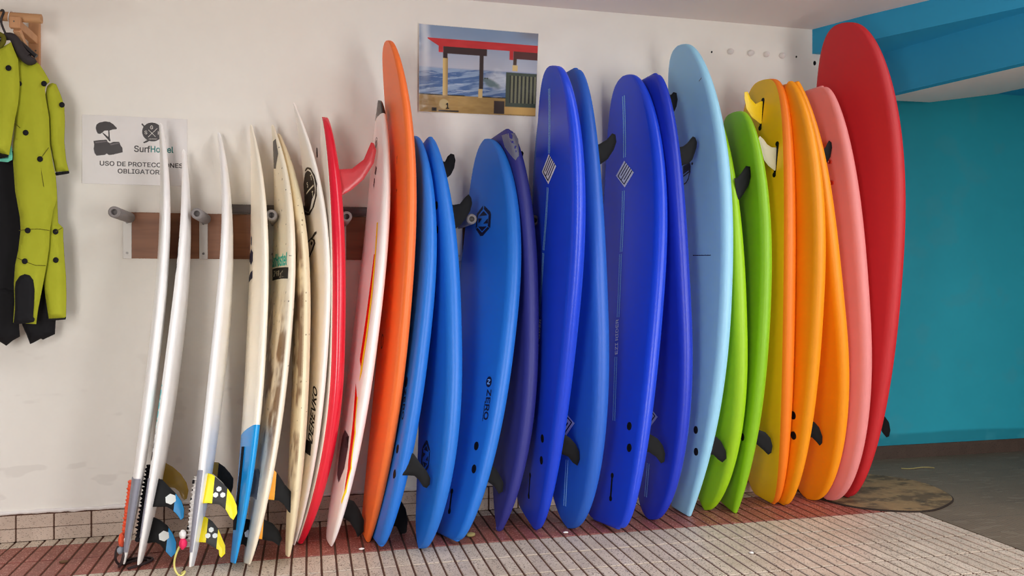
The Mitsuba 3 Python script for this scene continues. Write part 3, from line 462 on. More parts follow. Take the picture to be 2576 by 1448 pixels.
[-1.3693,1.0262]]],"leg":[3.79,[[-1.3512,1.0918],[-1.1826,1.0917],[-1.1782,0.9178],[-1.1752,0.8829],[-1.2019,0.8668],[-1.2255,0.8457],[-1.2491,0.8626],[-1.293,0.8946],[-1.3512,0.8791]]],"leg_001":[3.79,[[-1.1752,1.0254],
[-1.1604,1.0917],[-1.0448,1.1251],[-1.0403,0.9478],[-1.0433,0.891],[-1.0886,0.8683],[-1.0961,0.8734],[-1.1231,0.8572],[-1.1365,0.8508],[-1.1499,0.8909],[-1.1663,0.9309]]]},"dots":[[-1.1625,1.9578,3.63],[-1.1411,1.9092,
3.68],[-1.0497,1.9146,3.68],[-0.993,1.8392,3.715],[-1.1166,1.7125,3.68],[-1.0643,1.608,3.68],[-1.1093,1.3177,3.68],[-1.0195,1.3171,3.725],[-1.12,1.1935,3.68],[-1.0187,1.2003,3.725]],"seams":[[[-1.1424,1.9101],[-1.1279,
1.8336],[-1.1178,1.7131]],[[-1.1178,1.7131],[-1.0916,1.6577],[-1.0654,1.6086]],[[-1.0654,1.6086],[-1.0347,1.6568]],[[-1.0654,1.6086],[-1.0596,1.5456],[-1.0523,1.4972]],[[-1.1798,1.9706],[-1.1424,1.9101]],[[-1.174,
2.0561],[-1.1798,1.9706]],[[-1.1597,1.7515],[-1.1178,1.7131]],[[-1.1424,1.3174],[-1.1105,1.3228],[-1.0698,1.3251],[-1.0318,1.3192]],[[-1.151,1.2078],[-1.1221,1.1936],[-1.0844,1.1776],[-1.045,1.1762]],[[-1.0083,1.3147],
[-0.9847,1.3313]],[[-1.1178,1.7131],[-1.1105,1.4794],[-1.1105,1.3502]]],"collar":[[-1.1961,2.0916],[-1.1846,2.0973],[-1.1687,2.0968],[-1.1558,2.0848],[-1.1442,2.0599],[-1.1326,2.0381],[-1.1181,2.0197],[-1.1065,2.0107],
[-1.0949,2.0212]],"collar2":[[-1.2121,2.1013],[-1.2004,2.0956],[-1.1886,2.0877],[-1.1866,2.0724],[-1.1945,2.0542],[-1.2062,2.0424]],"hook":[[-1.2211,2.1805],[-1.2181,2.1963],[-1.2082,2.207],[-1.1993,2.2],[-1.2062,2.164],
[-1.2023,2.1376],[-1.1924,2.1117],[-1.1824,2.0969]],"ring":[[-1.1803,2.1845]],"sheet":{"helmet":[[-0.9107,1.786],[-0.9073,1.7988],[-0.8957,1.8082],[-0.8726,1.8143],[-0.854,1.8119],[-0.84,1.8032],[-0.8307,1.7922],
[-0.8256,1.7874],[-0.8272,1.7823],[-0.8424,1.7803],[-0.8563,1.7746],[-0.8679,1.7748],[-0.8772,1.7724],[-0.8842,1.7645],[-0.8934,1.7585],[-0.9027,1.7599],[-0.9084,1.771]],"strap":[[[-0.8605,1.7757],[-0.8559,1.7759],
[-0.854,1.7405],[-0.8512,1.7305],[-0.8552,1.7273],[-0.8679,1.7424],[-0.8842,1.762],[-0.8807,1.7634],[-0.8598,1.7466]]],"glove":[[-0.92,1.7263],[-0.8957,1.7311],[-0.8668,1.7344],[-0.8633,1.7249],[-0.854,1.719],[-0.84,
1.7259],[-0.8167,1.7269],[-0.8097,1.7094],[-0.8038,1.702],[-0.8022,1.6817],[-0.8214,1.6759],[-0.84,1.6701],[-0.8586,1.6674],[-0.8668,1.6742],[-0.8737,1.6676],[-0.8911,1.6651],[-0.9073,1.6625],[-0.9154,1.6748],[-0.9193,
1.6923],[-0.9165,1.7101]],"cuffs":[[[-0.9131,1.7228],[-0.8679,1.7298],[-0.8656,1.7248],[-0.9119,1.7166]],[[-0.854,1.7152],[-0.8179,1.7238],[-0.8155,1.7193],[-0.8505,1.7103]]],"circle":[[-0.6811,1.7761],[-0.6394,1.778]],
"lines":[[[-0.6966,1.7844],[-0.668,1.7562]],[[-0.6978,1.7536],[-0.6609,1.7924]],[[-0.6954,1.7443],[-0.6621,1.7457]]],"boards":[[[-0.7226,1.8087],[-0.7132,1.7977]],[[-0.6437,1.8086],[-0.6513,1.798]],[[-0.7096,1.7314],
[-0.6942,1.7397]],[[-0.7144,1.7281],[-0.7013,1.7343]]],"txt":[[-0.7557,1.6861],[-0.5938,1.6917],[-0.8946,1.6188],[-0.5535,1.6289],[-0.8225,1.5871],[-0.6465,1.5933],[-0.7108,1.7658],[-0.6883,1.7912]]}}
''')  # metres: lengths along a board, offsets across it, outlines of fins, prints and cloth

# ---------------------------------------------------------------- surfboards
def shape(s, p):
    sm = p['sm']; nw, tw = p.get('nw', 0.0), p['tw']
    up = nw + (1 - nw) * (1 - np.clip((s - sm) / (1 - sm), 0, 1) ** p['an']) ** p['bn']
    lo = tw + (1 - tw) * (1 - np.clip((sm - s) / sm, 0, 1) ** p['at']) ** p['bt']
    return np.where(s > sm, up, lo)
def prof(p, s):
    w = np.maximum(p['W'] / 2 * shape(s, p), 1e-3)
    t = p['T'] * (p['te'] + (1 - p['te']) * (1 - np.abs(2 * s - 1) ** 3) ** 0.75)
    t = t * np.clip(w / (0.35 * t), 0, 1) ** 0.5
    rk = p['rn'] * np.clip((s - .45) / .55, 0, 1) ** 2.6 + p['rt'] * np.clip((.45 - s) / .45, 0, 1) ** 2.2
    return w, t, rk
def sect(j, w, t, p):
    """cross-section at ring index j (48 to the turn): round rails, slightly domed faces; offset across and height"""
    j = np.asarray(j, float) % 48; qd = np.floor(j / 12).astype(int); k = j - 12 * qd
    k = np.where(qd % 2 == 1, 12 - k, k); sb = np.where((qd == 0) | (qd == 3), 1., -1.); sn = np.where(qd < 2, 1., -1.)
    th = np.clip(k / 6, 0, 1) * np.pi / 2; r = np.minimum(t / 2 * p['kr'], w * .95); dm = p['dm']; f = np.clip((k - 6) / 6, 0, 1)
    b = np.where(k <= 6, w - r + r * np.cos(th), (w - r) * (1 - f))
    h = np.where(k <= 6, t / 2 * (1 - dm) * np.sin(th), t / 2 * (1 - dm * (1 - f) ** 2))
    return b * sb, h * sn
def height(b, w, t, p):
    r = np.minimum(t / 2 * p['kr'], w * .95); dm = p['dm']; ab = np.minimum(np.abs(b), w * .999)
    inn = t / 2 * (1 - dm * (ab / np.maximum(w - r, 1e-6)) ** 2)
    out = t / 2 * (1 - dm) * np.sqrt(np.clip(1 - ((ab - (w - r)) / r) ** 2, 0, 1))
    return np.where(ab < w - r, inn, out)
class Board:
    def __init__(self, num, lift=0.0):
        self.p = p = DATA['boards'][str(num)]
        c, s = math.cos, math.sin
        a, b, g = p['psi'], -p['al'], p['be']
        self.M = np.array([[c(a), -s(a), 0], [s(a), c(a), 0], [0, 0, 1]]) @ np.array([[1, 0, 0], [0, c(b), -s(b)], [0, s(b), c(b)]]) @ np.array([[c(g), 0, s(g)], [0, 1, 0], [-s(g), 0, c(g)]])
        we, te_, _ = prof(p, np.array([0.0, 1.0]))          # rounding of the two ends
        self.r0, self.r1 = [float(min(0.30 * p['T'] * p['te'], 0.5 * x)) for x in we]
        self.off = np.array([p['x0'], p['y0'], 0.0])
        self.grid(); self.off[2] = 0.0005 + lift - self.V[:, 2].min(); self.grid()
    def world(self, N, B, A):
        A = self.r0 + np.asarray(A) * (self.p['L'] - self.r0 - self.r1) / self.p['L']
        return np.stack([-np.asarray(N) + 0 * A, np.asarray(B) + 0 * A, A], -1) @ self.M.T + self.off
    def surf(self, A, b, side, lift=0.0):
        s = np.clip(np.asarray(A) / self.p['L'], 0, 1); w, t, rk = prof(self.p, s)
        return rk + side * (height(b, w, t, self.p) + lift)
    def on(self, A, b, side, lift=0.0):
        return self.world(self.surf(A, b, side, lift), b, A)
    NS, NR = 130, 48
    def grid(self):
        p = self.p; u = np.linspace(0, 1, self.NS); s = 0.5 - 0.5 * np.cos(np.pi * u)
        w, t, rk = prof(p, s)
        jj = np.arange(self.NR); rows = []
        def ring(wi, ti, ri, Ai):
            bb, hh = sect(jj, np.array(wi), np.array(ti), p); return self.world(ri + hh, bb, np.full(self.NR, Ai))
        k = p['L'] / (p['L'] - self.r0 - self.r1)
        for f in (1.0, 0.85, 0.6, 0.3):
            g = math.sqrt(1 - f * f) if f < 1 else 0.02
            rows.append(ring(max(w[0] - self.r0 * (1 - g), w[0] * g), t[0] * max(g, .05), rk[0], -self.r0 * f * k))
        for i in range(self.NS): rows.append(ring(w[i], t[i], rk[i], s[i] * p['L']))
        for f in (0.3, 0.6, 0.85, 1.0):
            g = math.sqrt(1 - f * f) if f < 1 else 0.02
            rows.append(ring(max(w[-1] - self.r1 * (1 - g), w[-1] * g), t[-1] * max(g, .05), rk[-1], p['L'] + self.r1 * f * k))
        self.rows = len(rows); self.V = np.concatenate(rows)
        self.s = np.r_[[-1] * 4, s, [2] * 4]
        F = []
        i, j = np.meshgrid(np.arange(self.rows - 1), np.arange(self.NR), indexing='ij'); i, j = i.ravel(), j.ravel()
        a, b2 = i * self.NR + j, i * self.NR + (j + 1) % self.NR; c2, d = a + self.NR, b2 + self.NR
        self.quads = np.c_[a, b2, d, c2]; self.qi, self.qj = i, j
        self.F = np.vstack([self.quads[:, [0, 1, 2]], self.quads[:, [0, 2, 3]]])
        caps = []
        for base in (0, (self.rows - 1) * self.NR):
            for q in range(1, self.NR - 1): caps.append((base, base + q, base + q + 1))
        self.caps = np.array(caps)
        v, f, n = meshkit.arrays((self.V, self.F), True)
        self.N = n
    def part(self, name, mat, key, jsel=None, isel=None, cap=True, label=None):
        m = np.ones(len(self.quads), bool)
        if jsel is not None: m &= jsel(self.qj)
        if isel is not None: m &= isel(self.s[self.qi])
        q = self.quads[m]; F = np.vstack([q[:, [0, 1, 2]], q[:, [0, 2, 3]]])
        if cap:
            have = np.unique(F); F = np.vstack([F] + [c for c in (self.caps[:self.NR - 2], self.caps[self.NR - 2:]) if np.isin(c[0], have).all()])
        used = np.unique(F); re = -np.ones(len(self.V), int); re[used] = np.arange(len(used))
        path = meshkit.write_ply((self.V[used], re[F]), True, normals=self.N[used])
        k = free(key + '__' + name)
        scene[k] = {'type': 'ply', 'filename': path, 'face_normals': False, 'bsdf': {'type': 'ref', 'id': mat}}
        if label: lab(k, label)
        return k
    def shell(self, key, name, mat, A0, A1, j0, j1, lift, label=None, na=30):
        """a thin raised skin over part of the surface: ring angles j0..j1 (in 1/48 turn), lengths A0..A1"""
        A = np.linspace(A0, A1, na); j = np.linspace(j0, j1, int(abs(j1 - j0) * 2) + 2)
        w, t, rk = prof(self.p, A / self.p['L'])
        def lay(l):
            bb, hh = sect(j[None], w[:, None] + l, t[:, None] + 2 * l, self.p)
            return self.world(rk[:, None] + hh, bb, np.repeat(A[:, None], len(j), 1))
        top, bot = lay(lift), lay(-0.001)
        n, m = len(A), len(j); V = np.vstack([top.reshape(-1, 3), bot.reshape(-1, 3)]); F = []
        for i in range(n - 1):
            for q in range(m - 1):
                a = i * m + q; F += [(a, a + 1, a + m + 1), (a, a + m + 1, a + m)]
        rim = [i for i in range(m)] + [i * m + m - 1 for i in range(1, n)] + [(n - 1) * m + i for i in range(m - 2, -1, -1)] + [i * m for i in range(n - 2, 0, -1)]
        for a, b in zip(rim, rim[1:] + rim[:1]): F += [(a, b, b + n * m), (a, b + n * m, a + n * m)]
        return put(name, trimesh.Trimesh(V, F, process=False), mat, key, smooth=35, label=label)
    def decal(self, key, name, mat, polys, side=1, lift=0.0007, step=0.02):
        ms = []
        for pl in polys:
            poly = (pl if hasattr(pl, 'exterior') else Polygon(pl)).buffer(0)
            for g in getattr(poly, 'geoms', [poly]):
                if g.area < 1e-6: continue
                v, f = trimesh.creation.triangulate_polygon(g, engine='earcut')
                v3, f = trimesh.remesh.subdivide_to_size(np.c_[v, np.zeros(len(v))], f, step)
                P = self.on(v3[:, 0], v3[:, 1], side, lift)
                ms.append(trimesh.Trimesh(P, f, process=False))
        return put(name, trimesh.util.concatenate(ms), mat, key, smooth=True)
    def text(self, key, name, mat, text, o, ux, uy, width, height, bold=True, italic=0.0, lift=0.0006, side=1):
        m = text_fit(text, width, height, bold, 0.0004); v = m.vertices
        x = v[:, 0] + italic * v[:, 1]; A = o[0] + x * ux[0] + v[:, 1] * uy[0]; b = o[1] + x * ux[1] + v[:, 1] * uy[1]
        m.vertices = self.on(A, b, side, lift + v[:, 2]); return put(name, m, mat, key)
    def rail_text(self, key, name, mat, text, A0, width, j0, j1, lift=0.0006):
        """lettering bent around the rail: baseline on ring index j0, letter tops on j1"""
        m = text_fit(text, width, 1.0, True, 0.0004); v = m.vertices; A = A0 + v[:, 0]
        w, t, rk = prof(self.p, A / self.p['L']); l = lift + v[:, 2]
        bb, hh = sect(j0 + (j1 - j0) * v[:, 1], w + l, t + 2 * l, self.p)
        m.vertices = self.world(rk + hh, bb, A); return put(name, m, mat, key)
    def plug(self, key, A, b, r=0.018, mat='plug_black', side=1, h=0.0015, name='plug'):
        a = np.arange(20) / 20 * 2 * np.pi; V = []; F = []
        for k, (f, l) in enumerate(((1.0, -0.001), (1.0, h), (0.82, h + .0006), (0.6, h * 0.3), (0.0001, h * 0.3))):
            V.append(self.on(A + r * f * np.cos(a), b + r * f * np.sin(a), side, l))
        V = np.concatenate(V)
        for k in range(4):
            for i in range(20): q, w2 = k * 20 + i, k * 20 + (i + 1) % 20; F += [(q, w2, w2 + 20), (q, w2 + 20, q + 20)]
        return put(name, trimesh.Trimesh(V, F, process=False), mat, key, smooth=30)
    def fin(self, key, idx, mat, thick=0.007, name='fin', foil=True, label=None):
        num, b0, sg, pts = DATA['fins'][idx]
        P = [tuple(q) for q in pts]
        n0, n1 = self.surf(P[0][0], b0, sg) - sg * 0.006, self.surf(P[-1][0], b0, sg) - sg * 0.006
        up = 1 if P[0][0] > P[-1][0] else -1
        g0, g1 = abs(P[0][1] - n0), abs(P[-1][1] - n1)
        poly = Polygon([(P[0][0] + up * 0.45 * max(g0 - .01, 0), n0)] + P + [(P[-1][0] - up * 0.05 * g1, n1)]).buffer(0)
        if poly.geom_type != 'Polygon': poly = max(poly.geoms, key=lambda g: g.area)
        poly = poly.buffer(0.003).buffer(-0.003)
        Q, F, d = tri2d(poly, 0.006)
        h = thick / 2 * np.clip(d / 0.016, 0, 1) ** 0.6 + 0.0006
        n = len(Q); lo = self.world(Q[:, 1], b0 - h, Q[:, 0]); hi = self.world(Q[:, 1], b0 + h, Q[:, 0])
        m = trimesh.Trimesh(np.vstack([lo, hi]), np.vstack([F, F[:, ::-1] + n]), process=False)
        return put(name, m, mat, key, smooth=50, label=label), poly, b0, thick
    def fin_print(self, key, name, mat, poly, b0, thick, off=0.0006):
        if poly.is_empty: return
        for g in getattr(poly, 'geoms', [poly]):
            if g.geom_type != 'Polygon' or g.area < 4e-6: continue
            g2 = g
            Q, F, d = tri2d(g2, 0.006); 
            par = self._cur; dd = np.array([par.exterior.distance(Point(*q)) for q in Q])
            h = thick / 2 * np.clip(dd / 0.016, 0, 1) ** 0.6 + 0.0006 + off
            n = len(Q)
            V = np.vstack([self.world(Q[:, 1], b0 - h, Q[:, 0]), self.world(Q[:, 1], b0 + h, Q[:, 0])])
            put(name, trimesh.Trimesh(V, np.vstack([F, F[:, ::-1] + n]), process=False), mat, key, smooth=True)

jd0, jd1 = 0, 24
DECK = lambda j: (j >= 46) | (j < 26)           # deck with both rails
HULL = lambda j: (j >= 26) & (j < 46)
SPEC = {}
def board(num, label, deck, hull=None, group=None, jdeck=DECK, lift=0.0, deck_name='deck', hull_name='bottom'):
    key = free('surfboard'); lab(key, label, 'surfboard', group or 'surfboards standing in a row along the wall')
    B = Board(num, lift); SPEC[num] = (B, key)
    if deck: B.part(deck_name, deck, key, jdeck)
    if hull: B.part(hull_name, hull, key, lambda j: ~jdeck(j), cap=False)
    elif deck: B.part(hull_name, deck, key, lambda j: ~jdeck(j), cap=False)
    return B, key
def decals(num):
    B, key = SPEC[num]
    for k, sd, nm, mat, polys in DATA['dec']:
        if k == num:
            if nm == 'logo' and num == 13: B.decal(key, nm, mat, polys, sd)
            else:
                for q in polys: B.decal(key, nm, mat, [q], sd)
def fins_of(num): return [i for i, f in enumerate(DATA['fins']) if f[0] == num]

# --- hard boards on the left
B1, k1 = board(1, 'white shortboard with grey tail pad and orange ridge, leftmost of the row', 'resin_white')
B1.shell(k1, 'tail_pad', 'pad_grey', 0.045, 0.325, 26.5, 14, 0.0035, 'grey grooved tail pad')
B2, k2 = board(2, 'white shortboard with olive and blue serrated fins and a black ridged pad', 'resin_white')
B2.shell(k2, 'tail_pad', 'pad_grey', 0.10, 0.32, 21.6, 14, 0.0035, 'grey tail pad')
B3, k3 = board(3, 'white shortboard with three black and yellow fins printed with hexagons', 'resin_white')
B3.shell(k3, 'tail_pad', 'pad_grey', 0.05, 0.345, 25.2, 14, 0.0035, 'grey grooved tail pad')
def ridge(B, key, mat, A0, A1, b, r, n, amp, seed, name='pad_ridge', label=None):
    rs = np.random.RandomState(seed); A = np.linspace(A0, A1, n)
    P = B.on(A, b + 0.006 * np.sin(np.linspace(0, 9, n)), 1, r * 0.6)
    put(name, tube(P, r * (1 + amp * (np.arange(n) % 3 - 1) + amp * 0.5 * rs.randn(n)), 8), mat, key, smooth=40, label=label)
ridge(B1, k1, 'pad_orange', 0.10, 0.31, -0.03, 0.009, 46, 0.25, 1, label='orange ridged strip')
ridge(B2, k2, 'pad_black', 0.08, 0.37, -0.05, 0.012, 60, 0.35, 2, label='black ridged strip')
ridge(B3, k3, 'pad_white', 0.07, 0.33, -0.04, 0.012, 50, 0.3, 3, label='white speckled strip')
rs = np.random.RandomState(5)
for i in range(7):
    A = 0.10 + 0.034 * i; P = B3.on(np.array([A, A + 0.012]), np.array([-0.046, -0.036]) + 0.01 * rs.randn(), 1, 0.017)
    put('pad_fleck', tube(np.linspace(P[0], P[1], 4), 0.004, 6), 'pad_black', k3, smooth=40)
for A in (0.055, 0.085, 0.115, 0.145, 0.175, 0.205, 0.235, 0.265, 0.295):
    pass
B2.rail_text(k2, 'lettering', 'ink_black', 'Surf', 0.385, 0.115, 20.6, 16.5)
B2.rail_text(k2, 'lettering', 'ink_cyan', 'Hostel', 0.505, 0.165, 20.6, 16.5)
B2.rail_text(k2, 'logo', 'ink_black', 'SGH', 1.12, 0.16, 20.0, 14.5)

def printed_fin(B, key, idx, base, split=None, hexes=None, tip=None, basestrip=None):
    kf, poly, b0, th = B.fin(key, idx, base); B._cur = poly; sg = DATA['fins'][idx][2]
    x0, y0, x1, y1 = poly.bounds; sub = kf
    outw = (y0 if sg < 0 else y1); inn = (y1 if sg < 0 else y0); hgt = abs(outw - inn)
    def band(f0, f1): # distance range from the root, as shares of the height
        a, b = inn + sg * f0 * hgt, inn + sg * f1 * hgt
        return Polygon([(x0 - 1, a), (x1 + 1, a), (x1 + 1, b), (x0 - 1, b)])
    if basestrip: B.fin_print(sub, 'base_strip', basestrip, poly.intersection(band(0, 0.30)).buffer(-0.0005), b0, th)
    if tip: B.fin_print(sub, 'tip', tip, poly.intersection(band(0.66, 1.2)).buffer(-0.0008), b0, th)
    if hexes:
        c = poly.intersection(band(*hexes[1])).centroid
        for dx, dy, r in hexes[2]:
            h = Polygon([(c.x + dx + r * math.cos(a), c.y + dy + r * math.sin(a)) for a in np.arange(6) * math.pi / 3 + 0.2])
            B.fin_print(sub, 'hexagon', hexes[0], h.intersection(poly.buffer(-0.001)), b0, th, 0.0010)
    return kf
i2 = fins_of(2); B2.fin(k2, i2[0], 'fin_olive', label='olive translucent fin')
for i in i2[1:]: printed_fin(B2, k2, i, 'fin_black', tip='fin_blue', hexes=('fin_hex', (0.38, 0.72), [(0, 0, 0.021)]))
i3 = fins_of(3); printed_fin(B3, k3, i3[0], 'fin_black', basestrip='fin_olive')
for i in i3[1:]: printed_fin(B3, k3, i, 'fin_grey', tip='fin_yellow', basestrip='fin_yellow', hexes=('fin_hex', (0.33, 0.62), [(0.016, 0.004, 0.0105), (-0.006, -0.012, 0.0105), (-0.006, 0.014, 0.0105)]))

B4, k4 = board(4, 'cream shortboard whose tail is dipped in bright blue', None)
sb = 0.262
B4.part('deck', 'resin_cream', k4, DECK, lambda s: s >= sb); B4.part('bottom', 'resin_cream', k4, HULL, lambda s: s >= sb, cap=False)
B4.part('tail_dip', 'resin_blue', k4, None, lambda s: s < sb, label='bright blue dipped tail'); decals(4)
i4 = fins_of(4); printed_fin(B4, k4, i4[0], 'resin_smoke'); printed_fin(B4, k4, i4[1], 'fin_black', hexes=('ink_white', (0.25, 0.7), [(0, 0, 0.016)]))
pd = [B4.on(np.linspace(.12, .44, 12), -0.02 + 0 * np.linspace(0, 1, 12), 1, 0.004)]
put('pad_ridge', tube(pd[0], 0.006, 8), 'pad_black', k4, smooth=40)

B5, k5 = board(5, 'cream shortboard with brown wax smears, teal lettering and orange based fins', 'resin_dirty'); decals(5)
B5.text(k5, 'lettering', 'ink_teal', 'SurfHostel', (1.259, 0.19), (-0.26, -1), (1, -0.1), 0.40, 0.052)
i5 = fins_of(5)
for i in i5: printed_fin(B5, k5, i, 'fin_black', basestrip='fin_orange')
B6, k6 = board(6, 'yellowed shortboard stained brown, tucked behind the board with teal lettering', 'resin_yellowed')
B7, k7 = board(7, 'tall pointed white board with black oval emblem and slanted black lettering', 'resin_pearl'); decals(7)
B7.text(k7, 'lettering', 'ink_black', 'DEREVKO', (0.432, -0.182), (1, -0.05), (0.05, 1), 0.225, 0.066, italic=0.2)
for t, (A, b) in (('S', (1.525, 0.012)), ('T', (1.545, -0.065)), ('T', (1.475, -0.062))):
    B7.text(k7, 'emblem_letter', 'ink_cream', t, (A, b), (-0.0, -1), (1, 0), 0.022, 0.022, lift=0.0013)
B7.decal(k7, 'emblem_line', 'ink_cream', [[(1.500, 0.05), (1.507, 0.05), (1.522, -0.10), (1.515, -0.10)]], lift=0.0013)

WFACE = lambda j: (j >= 4) & (j < 20)
B8, k8 = board(8, 'board with white deck, glossy red rails and one long red fin near its top', 'resin_pearl', 'resin_red', jdeck=WFACE, hull_name='red_bottom')
B8.fin(k8, fins_of(8)[0], 'fin_red', 0.009, label='long curved red fin')
A8 = np.linspace(0, 2 * np.pi, 24, endpoint=False)
rp = B8.on(1.69 + 0.020 * np.cos(A8), 0.07 + 0.01 * np.sin(A8), 1, 0.016); put('leash_loop', tube(rp, 0.0022, 6, close=True), 'leash_dark', k8, smooth=40)

B9, k9 = board(9, 'white board with black nose tip and red and yellow striped rail', None)
st = 0.953
B9.part('deck', 'resin_rosy', k9, DECK, lambda s: s <= st); B9.part('bottom', 'resin_rosy', k9, HULL, lambda s: s <= st, cap=False)
B9.part('nose_tip', 'resin_black', k9, None, lambda s: s > st, label='black nose tip'); decals(9)
B9.fin(k9, fins_of(9)[0], 'fin_black')
for r0, r1 in ((0.030, 0.026), (0.018, 0.006)):
    B9.decal(k9, 'logo', 'ink_grey', [Point(1.735, -0.02).buffer(r0).difference(Point(1.735, -0.02).buffer(r1))])
B9.decal(k9, 'logo', 'ink_mauve', [[(1.60, -0.03), (1.63, -0.05), (1.615, -0.075), (1.585, -0.06)]])
B9.decal(k9, 'logo', 'ink_mauve', [[(1.55, -0.02), (1.58, -0.03), (1.57, -0.05), (1.53, -0.04)]])

# --- foam boards
def softboard(num, label, mat, group=None, **kw): return board(num, label, mat, group=group, **kw)
B10, k10 = softboard(10, 'tall orange foam longboard standing just left of the blue boards', 'foam_orange')
B10.decal(k10, 'logo', 'ink_rust', [Point(0.84, 0.118).buffer(0.034).difference(Point(0.84, 0.118).buffer(0.027))])
B10.decal(k10, 'scuff', 'ink_rust', [[(1.625, -0.05), (1.66, -0.062), (1.655, -0.052), (1.63, -0.046)]])
B10.decal(k10, 'scuff', 'ink_rust', [[(1.50, -0.03), (1.52, -0.04), (1.512, -0.05), (1.508, -0.038)]])
BLUEG = None
B11, k11 = softboard(11, 'mid blue foam board touching the orange longboard, lettered near its tail', 'foam_blue')
for i in fins_of(11): B11.fin(k11, i, 'fin_black')
for A, b in ((0.40, -0.185), (0.30, -0.20)): B11.plug(k11, A, b)
B11.text(k11, 'lettering', 'ink_navy', 'ZERO', (0.645, -0.158), (-1, -0.16), (0.1, -1), 0.125, 0.034)
B11.decal(k11, 'logo', 'ink_navy', [Point(0.675, -0.172).buffer(0.022)])
B12, k12 = softboard(12, 'mid blue foam board standing nose down with two black fins at its top', 'foam_blue')
for i in fins_of(12): B12.fin(k12, i, 'fin_black')
for A, b in ((1.4404, -0.180), (1.3365, -0.166)): B12.plug(k12, A, b)
B13, k13 = softboard(13, 'mid blue foam board with a black hexagonal emblem near its rounded nose', 'foam_blue'); decals(13)
emb = [pl for k, sd, nm, mat, polys in DATA['dec'] if k == 13 for pl in polys]; ec = np.mean(np.concatenate([np.array(e) for e in emb]), 0)
B12.decal(k12, 'logo', 'ink_navy', [[(0.375 - (a - ec[0]), 0.03 - (b - ec[1])) for a, b in e] for e in emb])
B13.text(k13, 'lettering', 'ink_navy', 'ZERO', (0.640, -0.186), (-1, -0.03), (0.03, -1), 0.128, 0.034)
B13.decal(k13, 'logo', 'ink_navy', [Point(0.673, -0.190).buffer(0.023)]); B13.decal(k13, 'underline', 'ink_navy', [[(0.59, -0.178), (0.505, -0.181), (0.505, -0.185), (0.59, -0.182)]])
B13.text(k13, 'logo_letter', 'ink_stripe', 'N', (0.684, -0.179), (-1, 0), (0, -1), 0.022, 0.022, lift=0.0012)
for A, b in ((0.3979, -0.164), (0.3031, -0.176)): B13.plug(k13, A, b)
def handle(B, key, A0, b0, A1, b1):
    l = LineString([(A0, b0), (A1, b1)]).buffer(0.006).union(Point(A0, b0).buffer(0.012)).union(Point(A1, b1).buffer(0.012))
    B.decal(key, 'leash_slot', 'plug_black', [l], lift=0.0012)
handle(B13, k13, 0.1847, -0.013, 0.1019, -0.024); B13.fin(k13, fins_of(13)[0], 'fin_black')
B14, k14 = softboard(14, 'dark navy foam board with squared worn top between two brighter blue boards', 'foam_navy'); decals(14)
B14.fin(k14, fins_of(14)[0], 'fin_black')

def diamond(B, key, c, flip=1, sk=0.012, hw=0.0963):
    top, rt, bt, lf = [np.array(q) for q in ((0.0655, 0.002), (sk, -hw), (-0.0655, 0.005), (-sk, hw))]
    e1, e2 = lf - top, rt - top
    f = lambda u, v: tuple(np.array(c) + flip * (top + u * e1 + v * e2))
    B.decal(key, 'emblem', 'ink_white', [[f(0, 0), f(1, 0), f(1, 1), f(0, 1)]])
    ls = []
    for v, u1 in ((0.16, 0.92), (0.33, 0.74), (0.50, 0.92), (0.67, 0.74), (0.84, 0.92)):
        w = 0.030; ls.append(Polygon([f(-0.0, v - w), f(u1, v - w), f(u1, v + w), f(0.0, v + w)]))
    for v0, v1, u in ((0.16, 0.50, 0.90), (0.50, 0.84, 0.90)): ls.append(Polygon([f(u - .02, v0), f(u + .03, v0), f(u + .03, v1), f(u - .02, v1)]))
    B.decal(key, 'emblem_lines', 'ink_navy', ls, lift=0.0012)
def stripes(B, key, segs):
    for A0, b0, A1, b1 in segs:
        for o in (-0.0085, 0.0085): B.decal(key, 'stripe', 'ink_stripe', [[(A0, b0 + o - .0044), (A0, b0 + o + .0044), (A1, b1 + o + .0044), (A1, b1 + o - .0044)]])
B15, k15 = softboard(15, 'royal blue foam board with white diamond emblem, left of the two alike', 'foam_royal')
stripes(B15, k15, [(1.937, .012, 1.664, .026), (1.516, .035, 1.236, .051), (1.223, .050, .94, .034), (.755, .006, .46, -.03)]); diamond(B15, k15, (1.596, .028), 1, 0.0155, 0.106)
B15.text(k15, 'lettering', 'ink_white', 'EZI RIDER', (0.765, -0.01), (1, 0.06), (-0.06, 1), 0.165, 0.024)
for A, b in ((0.435, -0.170), (0.34, -0.182)): B15.plug(k15, A, b)
handle(B15, k15, 0.215, -0.045, 0.115, -0.045); B15.fin(k15, fins_of(15)[0], 'fin_black')
B16, k16 = softboard(16, 'mid blue foam board with squared top, nose down behind the left diamond board', 'foam_mid_blue')
diamond(B16, k16, (0.470, -0.001), -1); stripes(B16, k16, [(.3117, -.0231, .099, .0116)]); B16.fin(k16, fins_of(16)[0], 'fin_black')
B17, k17 = softboard(17, 'royal blue foam board with white diamond emblem, right of the two alike', 'foam_royal')
stripes(B17, k17, [(2.0066, .002, 1.712, .0195), (1.5533, .0314, 1.2559, .0335), (1.247, .0375, .9416, .0155), (.7552, .004, .4612, -.028)]); diamond(B17, k17, (1.632, .0205), 1, -0.009, 0.085)
B17.text(k17, 'lettering', 'ink_white', 'EZI RIDER', (0.768, -0.010), (1, 0.12), (-0.12, 1), 0.165, 0.024)
for A, b in ((0.4489, -0.164), (0.3552, -0.178)): B17.plug(k17, A, b)
handle(B17, k17, 0.2172, -0.055, 0.1156, -0.056); B17.fin(k17, fins_of(17)[0], 'fin_black')
B18, k18 = softboard(18, 'deep blue foam board nose down, its two black fins against the pale blue board', 'foam_deep_blue')
